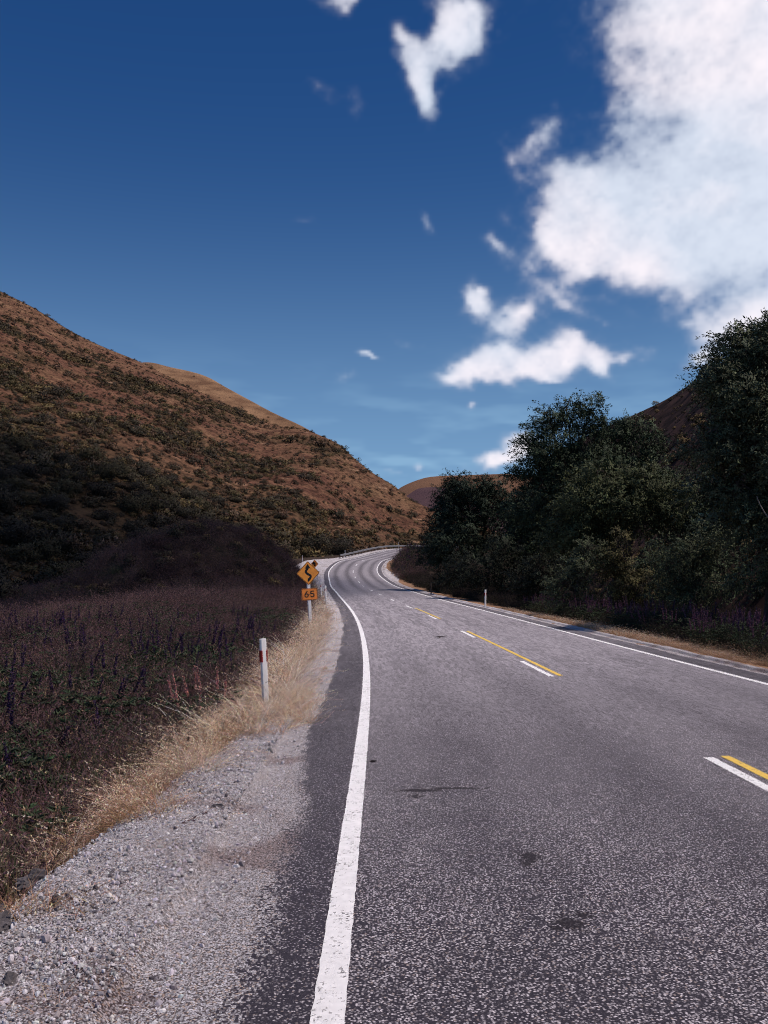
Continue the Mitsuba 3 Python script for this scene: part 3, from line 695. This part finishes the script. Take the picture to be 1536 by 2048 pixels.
tree('roadside_tree', (17.6, 50, .5), [(17.0, 50, 5.2, 1.6, 1.5, 1.4), (18.8, 50.5, 6.6, 1.7, 1.5, 1.5), (17.0, 49.5, 3.2, 1.7, 1.4, 1.5), (19.2, 50, 4.2, 1.9, 1.5, 1.8)], 1200, 12, .13, GR, 'dark tree filling the gap between the broad willow and the right edge tree', trunk_r=.15, seed=38, spray=.55)
tree('roadside_tree', (11.6, 68, .1), [(11.2, 68, 5.6, 1.7, 1.6, 1.6), (12.6, 68.5, 7.0, 1.5, 1.5, 1.5), (10.4, 67.5, 3.4, 1.7, 1.5, 1.6), (12.6, 68, 3.8, 1.8, 1.5, 1.8), (9.6, 68, 1.9, 1.5, 1.4, 1.4)], 1500, 12, .15, GR, 'dark tree between the dense tree at the bend and the tall willow', trunk_r=.16, seed=39, spray=.6)
tree('roadside_shrub', (14.2, 41, 0), [(14, 41, 1.6, 1.6, 1.2, 1.5), (15.8, 41, 2.0, 1.5, 1.2, 1.8), (12.6, 42.5, 1.4, 1.3, 1.2, 1.3)], 900, 12, .1, GR, 'dark shrub under the arching limbs of the broad willow', trunk_r=.06, seed=36, stems=3, spray=.45, cat='shrub')
tree('roadside_shrub', (15.8, 26, -.1), [(15.2, 26, 1.4, 1.5, 1.2, 1.4), (17, 25, 1.8, 1.6, 1.3, 1.8), (13.8, 26.5, .9, 1.0, 1, .9)], 800, 12, .1, GR, 'dark shrub under the big tree at the right edge', trunk_r=.06, seed=37, stems=3, spray=.4, cat='shrub')
add('fallen_branch', ply(tube(CubicSpline([0, .5, 1], [(11.75, 27.6, 4.1), (12.1, 27.5, 3.35), (12.8, 27.5, 2.7)])(np.linspace(0, 1, 10)), np.linspace(.012, .03, 10), 6), 'mat_bark_pale', smooth=True), 'thin bare pale branch hanging at the right edge tree', 'branch')

# ---------------------------------------------------------------- marker posts, signs, guardrail
def place(mesh, m):
    v, f = mesh
    return np.asarray(v) @ m[:3, :3].T + m[:3, 3], f


def rounded_bar(w, d, h, rad=.02, z0=0.0):
    g = Polygon([(-w / 2, -d / 2), (w / 2, -d / 2), (w / 2, d / 2), (-w / 2, d / 2)]).buffer(-rad).buffer(rad, quad_segs=3)
    e = trimesh.creation.extrude_polygon(g, h)
    v = np.array(e.vertices); v[:, 2] += z0
    return v, np.array(e.faces)


def pose(x, y, z, rz=0.0, lean_x=0.0, lean_y=0.0):
    return np.array(T().translate([float(x), float(y), float(z)]).rotate([0, 0, 1], float(rz)).rotate([0, 1, 0], float(lean_x)).rotate([1, 0, 0], float(lean_y)).matrix, float)


def marker_post(s, t, label, rz=20.0, lean=-3.5, h=.95, red=True, group=None, z=None, mat='mat_post'):
    x, y, _ = road(np.array([s]), np.array([t]))
    z = float(ground(x, y)[0]) if z is None else z
    m = pose(x[0], y[0], z, rz, lean)
    k = key('marker_post')
    say(k, label, 'marker post', group)
    add(k + '__body', ply(place(rounded_bar(.092, .055, h + .2, .018, -.2), m), mat, smooth=30))
    if red:
        for sg in (-1, 1):
            b = rounded_bar(.030, .063, .16, .012, h - .32)
            b[0][:, 0] += sg * .0385
            add(key(k + '__red_band'), ply(place(b, m), 'mat_red', smooth=30))
    return k


marker_post(12.45, -4.62, 'white roadside marker post with a red band, standing in dry grass nearest the camera', 38, -3.6)
marker_post(50.0, -4.42, 'white marker post with red band behind the sign post, nearer and right one of two', 38, -3, h=1.1)
marker_post(59.8, -4.6, 'white marker post behind the sign post, farther and left one of two', 38, -4, h=1.15)
marker_post(100, -4.6, 'faint white marker post at the outside of the bend before the gravel turnout', 10, -2)
marker_post(133, -8.6, 'tiny white marker post at the far edge of the gravel turnout', 10, 0)
marker_post(154, -6.0, 'white marker post behind the guardrail near its left end', 0, 0, h=1.2)
marker_post(186, -6.3, 'white marker post behind the guardrail near its far right end', 0, 0, h=1.4)
marker_post(47, 4.05, 'white marker post with a red band on the right side of the road', 25, 1.0, h=1.0)
marker_post(68, 3.95, 'marker post on the right side of the road, tree shade put into its dark colour', -15, 0, h=.95, red=False, mat='mat_wood')  # white post given a dark colour in place of tree shade


def flat(poly, depth, z0):
    gs = getattr(poly, 'geoms', [poly])
    out = []
    for g in gs:
        e = trimesh.creation.extrude_polygon(g, depth)
        v = np.array(e.vertices); v[:, 2] += z0
        out.append((v, np.array(e.faces)))
    return join(out)


def upright(mesh):
    """From the xy plane facing +z to an upright panel facing -y."""
    v, f = mesh
    v = np.asarray(v)
    return np.stack([v[:, 0], -v[:, 2], v[:, 1]], 1), f


SX, SY, SZ = -2.58, 31.0, -.12
M = pose(SX, SY, SZ, 20, -3.4)
say('warning_sign', 'orange diamond sign with black winding arrow above an orange 65 plate on white post', 'road sign')
add('warning_sign__post', ply(place(rounded_bar(.11, .09, 2.35, .01, -.25), M), 'mat_post', smooth=30))
C1 = np.array([0, -.05, 1.80])
dia = Polygon([(0, .424), (.424, 0), (0, -.424), (-.424, 0)]).buffer(-.04).buffer(.04, quad_segs=4)
pth = np.array([(10, -165), (10, -132), (38, -98), (46, -58), (5, -28), (-34, 2), (-46, 36), (-28, 68), (-10, 92), (-9, 110)]) * .00175
pth = CubicSpline(np.arange(len(pth)), pth)(np.linspace(0, len(pth) - 1, 60))
arrow = LineString(pth).buffer(.040, cap_style=2).union(Polygon([(-.112, .165), (.094, .165), (-.010, .325)]))


def panel(k, mesh, c, mat):
    v, f = upright(mesh)
    add(k, ply(place((v + c, f), M), mat, smooth=30))


panel('warning_sign__diamond_panel', flat(dia, .004, 0), C1, 'mat_orange')
panel('warning_sign__diamond_panel__border', flat(dia.buffer(-.008).difference(dia.buffer(-.024)), .003, .004), C1, 'mat_black')
panel('warning_sign__diamond_panel__arrow', flat(arrow, .003, .004), C1, 'mat_black')
C2 = np.array([.01, -.05, 1.06])
pl = Polygon([(-.29, -.205), (.29, -.205), (.29, .205), (-.29, .205)]).buffer(-.03).buffer(.03, quad_segs=4)
panel('warning_sign__speed_plate', flat(pl, .004, 0), C2, 'mat_orange_dull')
panel('warning_sign__speed_plate__border', flat(pl.buffer(-.008).difference(pl.buffer(-.022)), .003, .004), C2, 'mat_black')
for ch, dx in (('6', -.19), ('5', .02)):
    t_ = meshkit.text_mesh(ch, .215, .003, bold=True)
    v, f = upright((np.array(t_.vertices), np.array(t_.faces)))
    v = v - [v[:, 0].min(), 0, (v[:, 2].min() + v[:, 2].max()) / 2]
    add(key('warning_sign__speed_plate__digit'), ply(place((v * [1.06, 1, 1] + C2 + [dx, -.004, 0], f), M), 'mat_black'))
for zc in (1.62, 1.98, 1.06):
    b = tube([(0, -.054, zc), (0, -.064, zc)], .012, 8)
    add(key('warning_sign__bolt'), ply(place(b, M), 'mat_steel'))

M = pose(-6.85, 86, .95, 35, 2)
say('curve_sign', 'small orange and black curve sign half hidden behind the winding road sign', 'road sign')
add('curve_sign__post', ply(place(rounded_bar(.1, .08, 1.75, .01, -.4), M), 'mat_post', smooth=30))
sq = Polygon([(0, .42), (.42, 0), (0, -.42), (-.42, 0)]).buffer(-.03).buffer(.03)
panel('curve_sign__panel', flat(sq, .004, 0), np.array([0, -.05, 1.5]), 'mat_orange_dull')
panel('curve_sign__panel__arrow', flat(LineString([(.02, -.22), (.02, .06), (-.14, .06)]).buffer(.085, cap_style=2).union(Polygon([(-.08, .24), (-.08, -.14), (-.32, .05)])), .003, .004), np.array([0, -.05, 1.5]), 'mat_black')

# guardrail along the outside of the bend
say('guardrail', 'galvanised steel guardrail on short posts along the outside of the far bend', 'guardrail')
ga, gb, gt = 148.0, 214.0, -5.3
prof = np.array([(0, -.155), (.02, -.15), (.085, -.10), (.085, -.06), (.02, -.01), (.02, .01), (.085, .06), (.085, .10), (.02, .15), (0, .155)])
for a in np.arange(ga, gb, 4.0):
    ss = np.linspace(a, a + 3.985, 6)
    x, y, z = road(ss, np.full(6, gt))
    h = np.interp(ss, S0, HD)
    zz = ground(x, y)
    q = np.stack([x[:, None] + prof[None, :, 0] * np.cos(h)[:, None], y[:, None] - prof[None, :, 0] * np.sin(h)[:, None], zz[:, None] + .60 + prof[None, :, 1]], -1)
    add(key('guardrail__beam'), ply((q.reshape(-1, 3), grid_faces(6, len(prof))), 'mat_steel'))
for a in np.arange(ga + .4, gb, 2.0):
    x, y, _ = road(np.array([a]), np.array([gt - .12]))
    zz = float(ground(x, y)[0])
    add(key('guardrail__post'), ply(place(rounded_bar(.15, .15, 1.05, .01, -.3), pose(x[0], y[0], zz, -math.degrees(np.interp(a, S0, HD)))), 'mat_wood', smooth=30))

# ---------------------------------------------------------------- grasses and flowers
def clump(seed, n, rad, h, w, col, spread=.3, bend=.45, heads=0.0, headcol=None, wind=(-.18, .05, 0), seg=3, spread_tone=.25):
    r = np.random.default_rng(seed)
    a, q = r.uniform(0, 2 * np.pi, n), rad * np.sqrt(r.random(n))
    p = np.stack([q * np.cos(a), q * np.sin(a), np.full(n, -.04)], 1)
    d = np.stack([r.normal(0, spread, n) + .5 * p[:, 0], r.normal(0, spread, n) + .5 * p[:, 1], np.ones(n)], 1)
    l = h * r.uniform(.55, 1.15, n)
    b = np.stack([r.normal(0, bend * .6, n), r.normal(0, bend * .6, n), -np.abs(r.normal(0, bend * .45, n))], 1) + np.array(wind) * bend * 2
    ms, cs = [blades(p, d, l, w, b, r, seg)], [tint(col, n, 2 * seg + 2, r, spread_tone)]
    if heads:
        k = r.random(n) < heads
        tip = p[k] + unit(d[k]) * l[k][:, None] + b[k] * l[k][:, None]
        dd = unit(unit(d[k]) + 2 * b[k])
        m = 7
        pp = np.repeat(tip, m, 0) - np.repeat(dd, m, 0) * (r.random((len(tip) * m, 1)) * .16 * h / .8)
        ms.append(leaves(pp, np.repeat(dd, m, 0) + r.normal(0, .35, (len(pp), 3)), .030 * h / .8, .009, r))
        cs.append(tint(headcol or col, len(pp), 4, r))
    return join(ms), np.vstack(cs)


BROWN, BROWN2, OLIVE, TAN, STRAW = (.060, .039, .038), (.098, .064, .058), (.050, .060, .036), (.60, .43, .31), (.72, .57, .44)
for i in range(5):
    m, c = clump(200 + i, 85, .30, .80, .0065, (BROWN, BROWN2, (.14, .088, .080), OLIVE, BROWN2)[i], .30, .5, .6, (.125, .076, .082))
    shapegroup(f'tall_grass_shape_{i}', m, 'mat_dry', c)
for i in range(3):
    m, c = clump(210 + i, 26, .30, .72, .005, (.12, .085, .055), .28, .65, .9, (.30, .21, .14))
    shapegroup(f'seed_grass_shape_{i}', m, 'mat_dry', c)
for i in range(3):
    m, c = clump(250 + i, 85, .30, .75, .0075, ((.030, .026, .022), (.036, .030, .028), (.026, .030, .018))[i], .28, .45, .4, (.05, .034, .036))  # tree shade is put into these dark blade colours
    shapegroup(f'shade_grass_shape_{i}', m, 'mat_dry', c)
for i in range(4):
    m, c = clump(260 + i, 95, .22, (.34, .42, .50, .34)[i], .0085, ((.36, .22, .15), TAN, STRAW, (.42, .26, .16))[i], .55, .8, .3, STRAW, wind=(-.06, .04, 0), spread_tone=.45)
    shapegroup(f'dry_far_shape_{i}', m, 'mat_dry', c)
for i in range(4):
    m, c = clump(220 + i, 200, .20, (.30, .36, .46, .30)[i], .0036, ((.34, .21, .145), TAN, STRAW, (.38, .23, .14))[i], .55, .8, .25, STRAW)
    shapegroup(f'dry_grass_shape_{i}', m, 'mat_dry', c)


def lupin(seed, n_leaf, spikes, col, fcol, h):
    """Palm-shaped leaves on stalks, and upright flower spikes."""
    r = np.random.default_rng(seed)
    st, pl, dl = [], [], []
    for _ in range(n_leaf):
        a, q = r.uniform(0, 2 * np.pi), .30 * math.sqrt(r.random())
        top = np.array([q * math.cos(a) * 1.3, q * math.sin(a) * 1.3, h * r.uniform(.25, .75)])
        st.append(tube([(q * .3 * math.cos(a), q * .3 * math.sin(a), -.05), top], [.004, .003], 3))
        out = unit(np.array([math.cos(a), math.sin(a), .9]))
        for b in np.arange(8) * np.pi / 4:
            pl.append(top); dl.append(np.array([math.cos(b), math.sin(b), .25]) + out * .35)
    pl, dl = np.array(pl), np.array(dl)
    v, f = leaves(pl, dl, .085, .024, r)
    sv, sf = join(st)
    fol = join([(v, f), (sv, sf)]), np.vstack([tint(col, len(pl), 4, r), np.tile([.05, .05, .03], (len(sv), 1))])
    sp = []
    for _ in range(spikes):
        a, q = r.uniform(0, 2 * np.pi), .24 * math.sqrt(r.random())
        b = np.array([q * math.cos(a), q * math.sin(a), 0])
        tip = b * 1.6 + [r.normal(0, .05), r.normal(0, .05), h * r.uniform(.95, 1.3)]
        stem = tube([b * .3 + [0, 0, -.05], b + [0, 0, h * .5], tip], [.006, .005, .003], 4)
        n = 110
        uu = r.random(n) ** .8 * .32
        p = tip - unit(tip - b) * uu[:, None]
        an = r.uniform(0, 2 * np.pi, n)
        d = np.stack([np.cos(an), np.sin(an), np.full(n, .55)], 1)
        fv, ff = leaves(p, d, .012 + .07 * uu.clip(0, .28) * .55 + .008, .017, r)
        sp.append((join([(fv, ff), stem]), np.vstack([tint(fcol, n, 4, r, .3, .12), np.tile([.05, .04, .035], (len(stem[0]), 1))])))
    return fol, sp


LUPINS = {}
for kind, fcol, n in (('purple', (.050, .026, .075), 3), ('pink', (.50, .26, .24), 3), ('mauve', (.15, .075, .115), 4)):
    for i in range(3):
        (m, c), sp = lupin(300 + i + 10 * len(LUPINS), 34, n + i % 2, (.042, .058, .034), fcol, .78)
        LUPINS[kind, i] = len(sp)
        shapegroup(f'lupin_leaf_{kind}_{i}', m, 'mat_leaf', c)
        for j, (m, c) in enumerate(sp):
            shapegroup(f'lupin_spike_{kind}_{i}_{j}', m, 'mat_dry', c)


def put_lupin(x, y, kind, label, group, parts=True, scale=1.0):
    i = int(r.integers(0, 3))
    z = float(ground(np.array([x]), np.array([y]))[0])
    k = key('lupin')
    say(k, label, 'flower', group)
    a, e = r.uniform(0, 360), scale * r.uniform(.85, 1.2)
    ln = (r.normal(0, 8), r.normal(0, 8))
    add(k + '__foliage', inst(f'lupin_leaf_{kind}_{i}', (x, y, z), a, e, ln))
    for j in range(LUPINS[kind, i]):
        add(key(k + '__flower_spike'), inst(f'lupin_spike_{kind}_{i}_{j}', (x, y, z), a, e, ln))


def field(n, s0, s1, t0, t1, margin=3.0):
    """Random spots in road coordinates that the camera could see, thinner with distance."""
    s, t = r.uniform(s0, s1, n), r.uniform(t0, t1, n)
    x, y, _ = road(s, t)
    k = (x > -.46 * y - margin) & (x < .46 * y + margin)
    return x[k], y[k], s[k], t[k]


r = np.random.default_rng(77)
count = {}


def stuff(name, group, x, y, scale, lean=6, zoff=0.0):
    if name == 'dry_grass':                         # trodden thin in front of the near post
        thin = (np.abs(x + 1.72) < .34) & (y < 12.5) & (y > 11.3)
        x, y, scale = x[~thin], y[~thin], np.broadcast_to(scale, x.shape)[~thin]
    zz = ground(x, y) + zoff
    for a, b, c, s in zip(x, y, zz, np.broadcast_to(scale, x.shape)):
        count[name] = count.get(name, 0) + 1
        g = group(a, b) if callable(group) else group
        scene[f'{name}__{count[name]:03d}'] = inst(g, (a, b, c), r.uniform(0, 360), s * r.uniform(.8, 1.2), (r.normal(0, lean), r.normal(0, lean)))


# the dark field on the left, thick near the camera, and the mound beyond it
pick = lambda a, b: f'tall_grass_shape_{int(np.clip((meshkit.fbm(np.array([a * .35, b * .35, 1.0]), 3, 4) - .3) * 12, 0, 4))}'
for s0, s1, dens in ((1, 16, 15), (16, 32, 10), (32, 52, 6)):
    n = int((s1 - s0) * 26 * dens)
    x, y, s, t = field(n, s0, s1, -31.5, -5.5)
    stuff('tall_grass', pick, x, y, (1.0 if s0 < 32 else 1.15) * (.35 + 1.35 * n2(x, y, .9, 91, 3)))
x, y, s, t = field(int(45 * 26 * 4), 48, 100, -30, -5.6)
k = (y < 75) | (x > -16)
x, y = x[k], y[k]
stuff('tall_grass', pick, x, y, 1.2 * (.5 + 1.0 * n2(x, y, .6, 92, 3)))
x, y, s, t = field(1000, 0, 17, -15, -5.2, 1.5)
stuff('seed_grass', lambda a, b: f'seed_grass_shape_{r.integers(0, 3)}', x, y, 1.0)
x, y, s, t = field(900, 44, 100, -26, -6, 0)
k = near_poly(x, y, MOUND, 5.6) > .8
x, y = x[k][:260], y[k][:260]
stuff('mound_scrub', lambda a, b: f'shrub_shape_{r.integers(0, 6)}', x, y, .30 + .45 * r.random(len(x)))
say('mound_scrub', 'low dark scrub and dock over the mound left of the road', 'scrub', kind='stuff')
say('tall_grass', 'dark brown seeding grass and dock filling the field left of the road', 'grass', kind='stuff')
say('seed_grass', 'pale arching seed grass along the edge of the dark field', 'grass', kind='stuff')
# dry tan grass on the left verge
for s0, s1, dens in ((3, 6, 4), (6, 8.5, 16), (8.5, 20, 26), (20, 40, 15), (40, 75, 4), (75, 112, 3)):
    n = int((s1 - s0) * 1.5 * dens)
    s = r.uniform(s0, s1, n)
    w = shoulder(s)
    t = -SEAL - w - r.uniform(-.05, 1.2, n) * (1 + .35 * (n2(s, 3, 1.1, 7) - .5)) - .34 * n2(s, 9, 1.7, 8) - .22 * sm(12.5, 15, s) + .1
    x, y, _ = road(s, t)
    stuff('dry_grass', lambda a, b: f'dry_{"far" if b > 10 else "grass"}_shape_{3 if b < 6.2 else int(np.clip((meshkit.fbm(np.array([a * 1.6, b * 1.3, 9.0]), 3, 6) - .25) * 8, 0, 3))}', x, y, np.interp(s, [0, 9, 12], [.65, 1.0, 1.1]), 10)
s = 11.4 + r.normal(0, 1.1, 80)
x, y, _ = road(s, -SEAL - .12 - np.abs(r.normal(.15, .42, 80)))
stuff('dry_grass', lambda a, b: f'dry_far_shape_{r.integers(0, 4)}', x, y, .66, 14)
say('dry_grass', 'pale tan dry grass along the left verge beside the gravel', 'grass', kind='stuff')
s = r.uniform(18, 44, 420)
t = SEAL + .55 + np.abs(r.normal(.15, .45, 420))
x, y, _ = road(s, t)
stuff('dry_grass_right', 'dry_grass_shape_3', x, y, np.interp(s, [18, 26, 40], [.5, .9, .6]), 10)
s = r.uniform(2, 22, 260)
t = SEAL + .8 + np.abs(r.normal(.1, .7, 260))
x, y, _ = road(s, t)
stuff('dry_grass_right', 'seed_grass_shape_0', x, y, .5, 10)
say('dry_grass_right', 'rusty dry grass strip along the right verge', 'grass', kind='stuff')
# growth under the right hand trees, most of it coloured dark for their shade
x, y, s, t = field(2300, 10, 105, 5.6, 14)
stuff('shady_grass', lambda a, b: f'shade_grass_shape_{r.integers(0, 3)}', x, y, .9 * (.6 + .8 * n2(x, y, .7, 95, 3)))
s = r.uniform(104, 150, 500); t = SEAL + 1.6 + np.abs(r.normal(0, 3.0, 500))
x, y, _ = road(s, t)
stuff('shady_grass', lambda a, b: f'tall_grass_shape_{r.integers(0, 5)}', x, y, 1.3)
say('shady_grass', 'grass growing under the trees on the right of the road, mostly coloured dark for their shade', 'grass', kind='stuff')

# lupins
for px, py, w in ((-2.74, 12.0, 'leftmost'), (-2.50, 11.8, 'middle one'), (-2.36, 12.3, 'rightmost')):
    put_lupin(px, py, 'pink', f'pale pink lupin left of the near marker post, {w} of three', 'pink lupins in the left field')
x, y, s, t = field(900, 7.5, 30, -22, -5.7, .3)
f_ = n2(x, y, .33, 41)
k = np.argsort(-f_ + .25 * r.random(len(x)))[:120]
for a, b in zip(x[k], y[k]):
    put_lupin(a, b, 'purple', 'dark purple lupin standing in the brown field left of the road', 'purple lupins in the left field')
x, y, s, t = field(140, 17, 46, 5.6, 8.4, .3)
for a, b in list(zip(x, y))[:110]:
    put_lupin(a, b, 'mauve' if r.random() < .75 else 'purple', 'mauve lupin in the stand in front of the shrubs right of the road', 'mauve lupins on the right verge', scale=1.0)
s = r.uniform(106, 134, 50); t = r.uniform(5.6, 10, 50)
x, y, _ = road(s, t)
for a, b in zip(x, y):
    put_lupin(a, b, 'purple', 'purple lupin on the bank inside the far bend', 'purple lupins inside the bend', scale=1.5)
# green leafy patches in the field
x, y, s, t = field(900, 3, 34, -22, -5.7, .5)
f_ = n2(x, y, .3, 61)
k = np.argsort(-f_)[:460]
stuff('green_herbs', lambda a, b: f'lupin_leaf_purple_{r.integers(0, 3)}', x[k], y[k], 1.1)
say('green_herbs', 'dark green leafy herbs in patches among the brown field grass', 'plants', kind='stuff')

for i, (bx, by, q) in enumerate([(-23.5, 54, 2.2), (-25.5, 57, 2.4), (-21.0, 58, 1.9), (-27.5, 54, 2.5), (-22.3, 62, 2.6), (-19.2, 64, 2.2), (-29, 59, 2.6), (-25, 62.5, 2.7)]):
    add(key('hill_bush'), inst(f'bush_shape_{i % 3}', (bx, by, float(ground(np.array([bx]), np.array([by]))[0]) - .2), 71 * i, q, zs=.95), 'large dark bush at the foot of the left hill beyond the purple field', 'bush', 'large bushes at the hill foot')
for i, (bx, by, q, w) in enumerate([(-14.5, 62, .9, 'left'), (-12.4, 65, .8, 'middle'), (-10.2, 72, .9, 'right')]):
    add(key('mound_bush'), inst(f'bush_shape_{i % 3}', (bx, by, float(ground(np.array([bx]), np.array([by]))[0]) - .1), 71 * i, q, zs=.8), f'low dark bush on the crest of the grassy mound, {w} one of three', 'bush')
add('field_bush', inst('bush_shape_2', (-3.5, 17.8, float(ground(np.array([-3.5]), np.array([17.8]))[0]) - .1), 20, .72, zs=1.0), 'small dark green bush in the field between the marker post and the sign', 'bush')
add('field_bush_001', inst('bush_shape_0', (-8.6, 22, float(ground(np.array([-8.6]), np.array([22.]))[0]) - .1), 80, .8, zs=1.1), 'low dark bush at the left of the brown field', 'bush')

# small things on the shoulder and the road
def shoulder_z(x, y):
    return ground(np.array([x]), np.array([y]))[0] + .03


def rock_mesh(seed, sx, sy, sz):
    m = trimesh.creation.icosphere(4, 1.0)
    v = np.array(m.vertices)
    for d in unit(np.random.default_rng(seed).normal(size=(9, 3))):
        h = v @ d
        v = v - np.clip(h - .62, 0, None)[:, None] * d
    v = v * (1 + 1.1 * (meshkit.fbm(v * 3.2 + seed, 5, seed) - .5))[:, None] * [sx, sy, sz]
    return v, np.array(m.faces)


for i, (x_, y_, a, b, c, lab) in enumerate([(-1.80, 4.15, .12, .10, .09, 'largest dark broken rock at the left gravel edge'), (-1.47, 3.55, .04, .04, .035, 'small dark stone near the lower left corner'), (-1.93, 4.95, .10, .08, .07, 'dark rock sticking out of the gravel edge below the brown grass'),
                                            (-1.06, 8.65, .11, .045, .02, 'flat dark clod farthest up on the gravel'), (-1.18, 6.35, .07, .035, .018, 'flat dark clod in the middle of the gravel shoulder'), (-1.62, 4.45, .035, .03, .03, 'fist sized grey stone beside the largest dark rock'), (-1.98, 4.62, .06, .05, .04, 'grey stone between the two dark rocks at the gravel edge')]):
    v, f = rock_mesh(40 + i, a, b, c)
    add(key('rock'), ply((v + [x_, y_, shoulder_z(x_, y_) + c * .05], f), 'mat_rock', smooth=25), lab, 'rock')
for i in range(3):
    m, c = clump(240 + i, 90, .09, .13, .0032, (TAN, (.20, .11, .07), (.16, .12, .075))[i], .7, .9, 0)
    shapegroup(f'tuft_shape_{i}', m, 'mat_dry', c)
TUFTS = [(-.62, 7.0, 1.3, 1), (-.72, 7.1, 1.0, 0), (-.85, 7.3, .8, 0), (-1.15, 6.5, .9, 2), (-1.42, 5.4, .9, 0), (-1.36, 5.3, .7, 1), (-.95, 5.6, .8, 0), (-1.0, 5.3, .6, 0), (-1.48, 4.35, 1.5, 1), (-1.36, 4.45, 1.2, 0), (-1.56, 4.55, 1.2, 1), (-1.25, 4.55, .8, 2),
         (-1.30, 3.7, .8, 1), (-1.1, 3.55, .7, 1), (-1.45, 3.75, .7, 1), (-1.22, 3.35, .9, 0), (-.95, 4.4, .7, 0), (-.66, 6.1, .7, 0), (-.60, 6.6, .8, 1), (-.9, 9.0, 1.0, 0), (-.62, 9.6, 1.2, 1), (-.8, 10.4, 1.6, 1), (-.70, 10.9, 1.6, 2), (-.6, 11.3, 1.4, 1), (-1.2, 8.4, 1.0, 0), (-1.05, 8.9, .9, 0), (-.55, 5.0, .5, 0), (-.8, 4.9, .6, 1)]
for i, (x_, y_, s, g) in enumerate(TUFTS):
    add(key('grass_tuft'), inst(f'tuft_shape_{g}', (x_, y_, shoulder_z(x_, y_) - .01), 50 * i, s), 'small dry grass tuft growing through the gravel shoulder', 'grass tuft', 'grass tufts on the gravel shoulder')
# loose stones
rp = np.random.default_rng(9)
n = 29000
s = 3.0 + 13 * rp.random(n) ** 1.6
w = shoulder(s)
t = -SEAL + .10 - (w + .25) * rp.random(n) ** .9
x, y, zr = road(s, t)
z = np.maximum(ground(x, y), np.where(np.abs(t) < SEAL + .3, zr - .05, -99)) + .03
ico = trimesh.creation.icosahedron()
iv, if_ = np.array(ico.vertices), np.array(ico.faces)
sz = .0046 * np.exp(rp.normal(0, .42, n)) * np.where(rp.random(n) < .035, 1.7, 1)
V = iv[None] * rp.uniform(.6, 1.2, (n, 1, 3)) * (1 + .25 * rp.normal(size=(n, 12, 1))) * sz[:, None, None] + np.stack([x, y, z + .05 * (n2(x, y, 3.5, 15, 3) - .5) * .6 + sz * .3], 1)[:, None]
F_ = (if_[None] + np.arange(n)[:, None, None] * 12).reshape(-1, 3)
g = rp.random((n, 1)) ** .8
col = np.repeat(np.array([.07, .06, .07]) * (1 - g) + np.array([.68, .66, .70]) * g, 12, 0) * np.repeat(np.exp(rp.normal(0, .03, (n, 3))), 12, 0)
add('loose_gravel', ply((V.reshape(-1, 3), F_), 'mat_dry', color=np.clip(col, .02, .8)), 'loose pale grey stones scattered over the left gravel shoulder', 'gravel', kind='stuff')

x_, y_ = 1.62, 25.6
zt = float(road(np.array([25.6]), np.array([-.9]))[2][0]) + .015
tw = join([tube([(x_ - .15, y_, zt), (x_ - .03, y_ + .05, zt + .01), (x_ + .07, y_, zt + .015), (x_ + .18, y_ + .25, zt)], [.006, .014, .012, .005], 6), tube([(x_, y_, zt), (x_ - .05, y_ - .3, zt)], [.02, .006], 5)])
add('twig', ply(tw, 'mat_twig'), 'dark twig lying on the road left of the yellow line', 'twig')
x_, y_ = -.105, 8.05
zt = float(road(np.array([8.0]), np.array([-3.2]))[2][0]) + .008
add('dead_leaf', ply(leaves(np.array([[x_ - .03, y_, zt], [x_, y_ + .01, zt]]), np.array([[1., .1, .15], [.6, -.6, .2]]), .06, .02, np.random.default_rng(3)), 'mat_twig'), 'dark dead leaf on the left white edge line', 'leaf')
x_, y_ = -2.05, 9.3
zt = shoulder_z(x_, y_)
add('dead_stalk', ply(tube(CubicSpline([0, .5, 1], [(-2.25, 9.1, zt - .5), (-2.13, 9.2, zt - .1), (-2.03, 9.3, zt + .36)])(np.linspace(0, 1, 8)), np.linspace(.02, .012, 8), 6), 'mat_twig', smooth=True), 'dark leaning dead stalk at the edge of the dry grass left of the gravel', 'stalk')

# unseen cumulus scrap added overhead to shade the lower left slope
scene['cloud_air'] = {'type': 'homogeneous', 'albedo': .96, 'sigma_t': .021}
lumps = []
rc = np.random.default_rng(12)
m = trimesh.creation.icosphere(4, 1.0)
reach_ = 900 / SUN[2]
for cx, cy, ax, ay, az_ in ((-54, 84, 47, 68, 50),):
    v = np.array(m.vertices)
    v = v * (1 + .5 * (meshkit.fbm(v * 1.6 + cx, 3, 7) - .5))[:, None] * [ax, ay, az_] + [cx + reach_ * SUN[0], cy + reach_ * SUN[1], 902]
    lumps.append(v)
for v in lumps:
    add(key('added_cloud'), {**ply((v, np.array(m.faces)), smooth=True), 'bsdf': {'type': 'null'}, 'interior': {'type': 'ref', 'id': 'cloud_air'}}, 'unseen cumulus scrap added overhead to the right to shade the left slope', kind='structure')
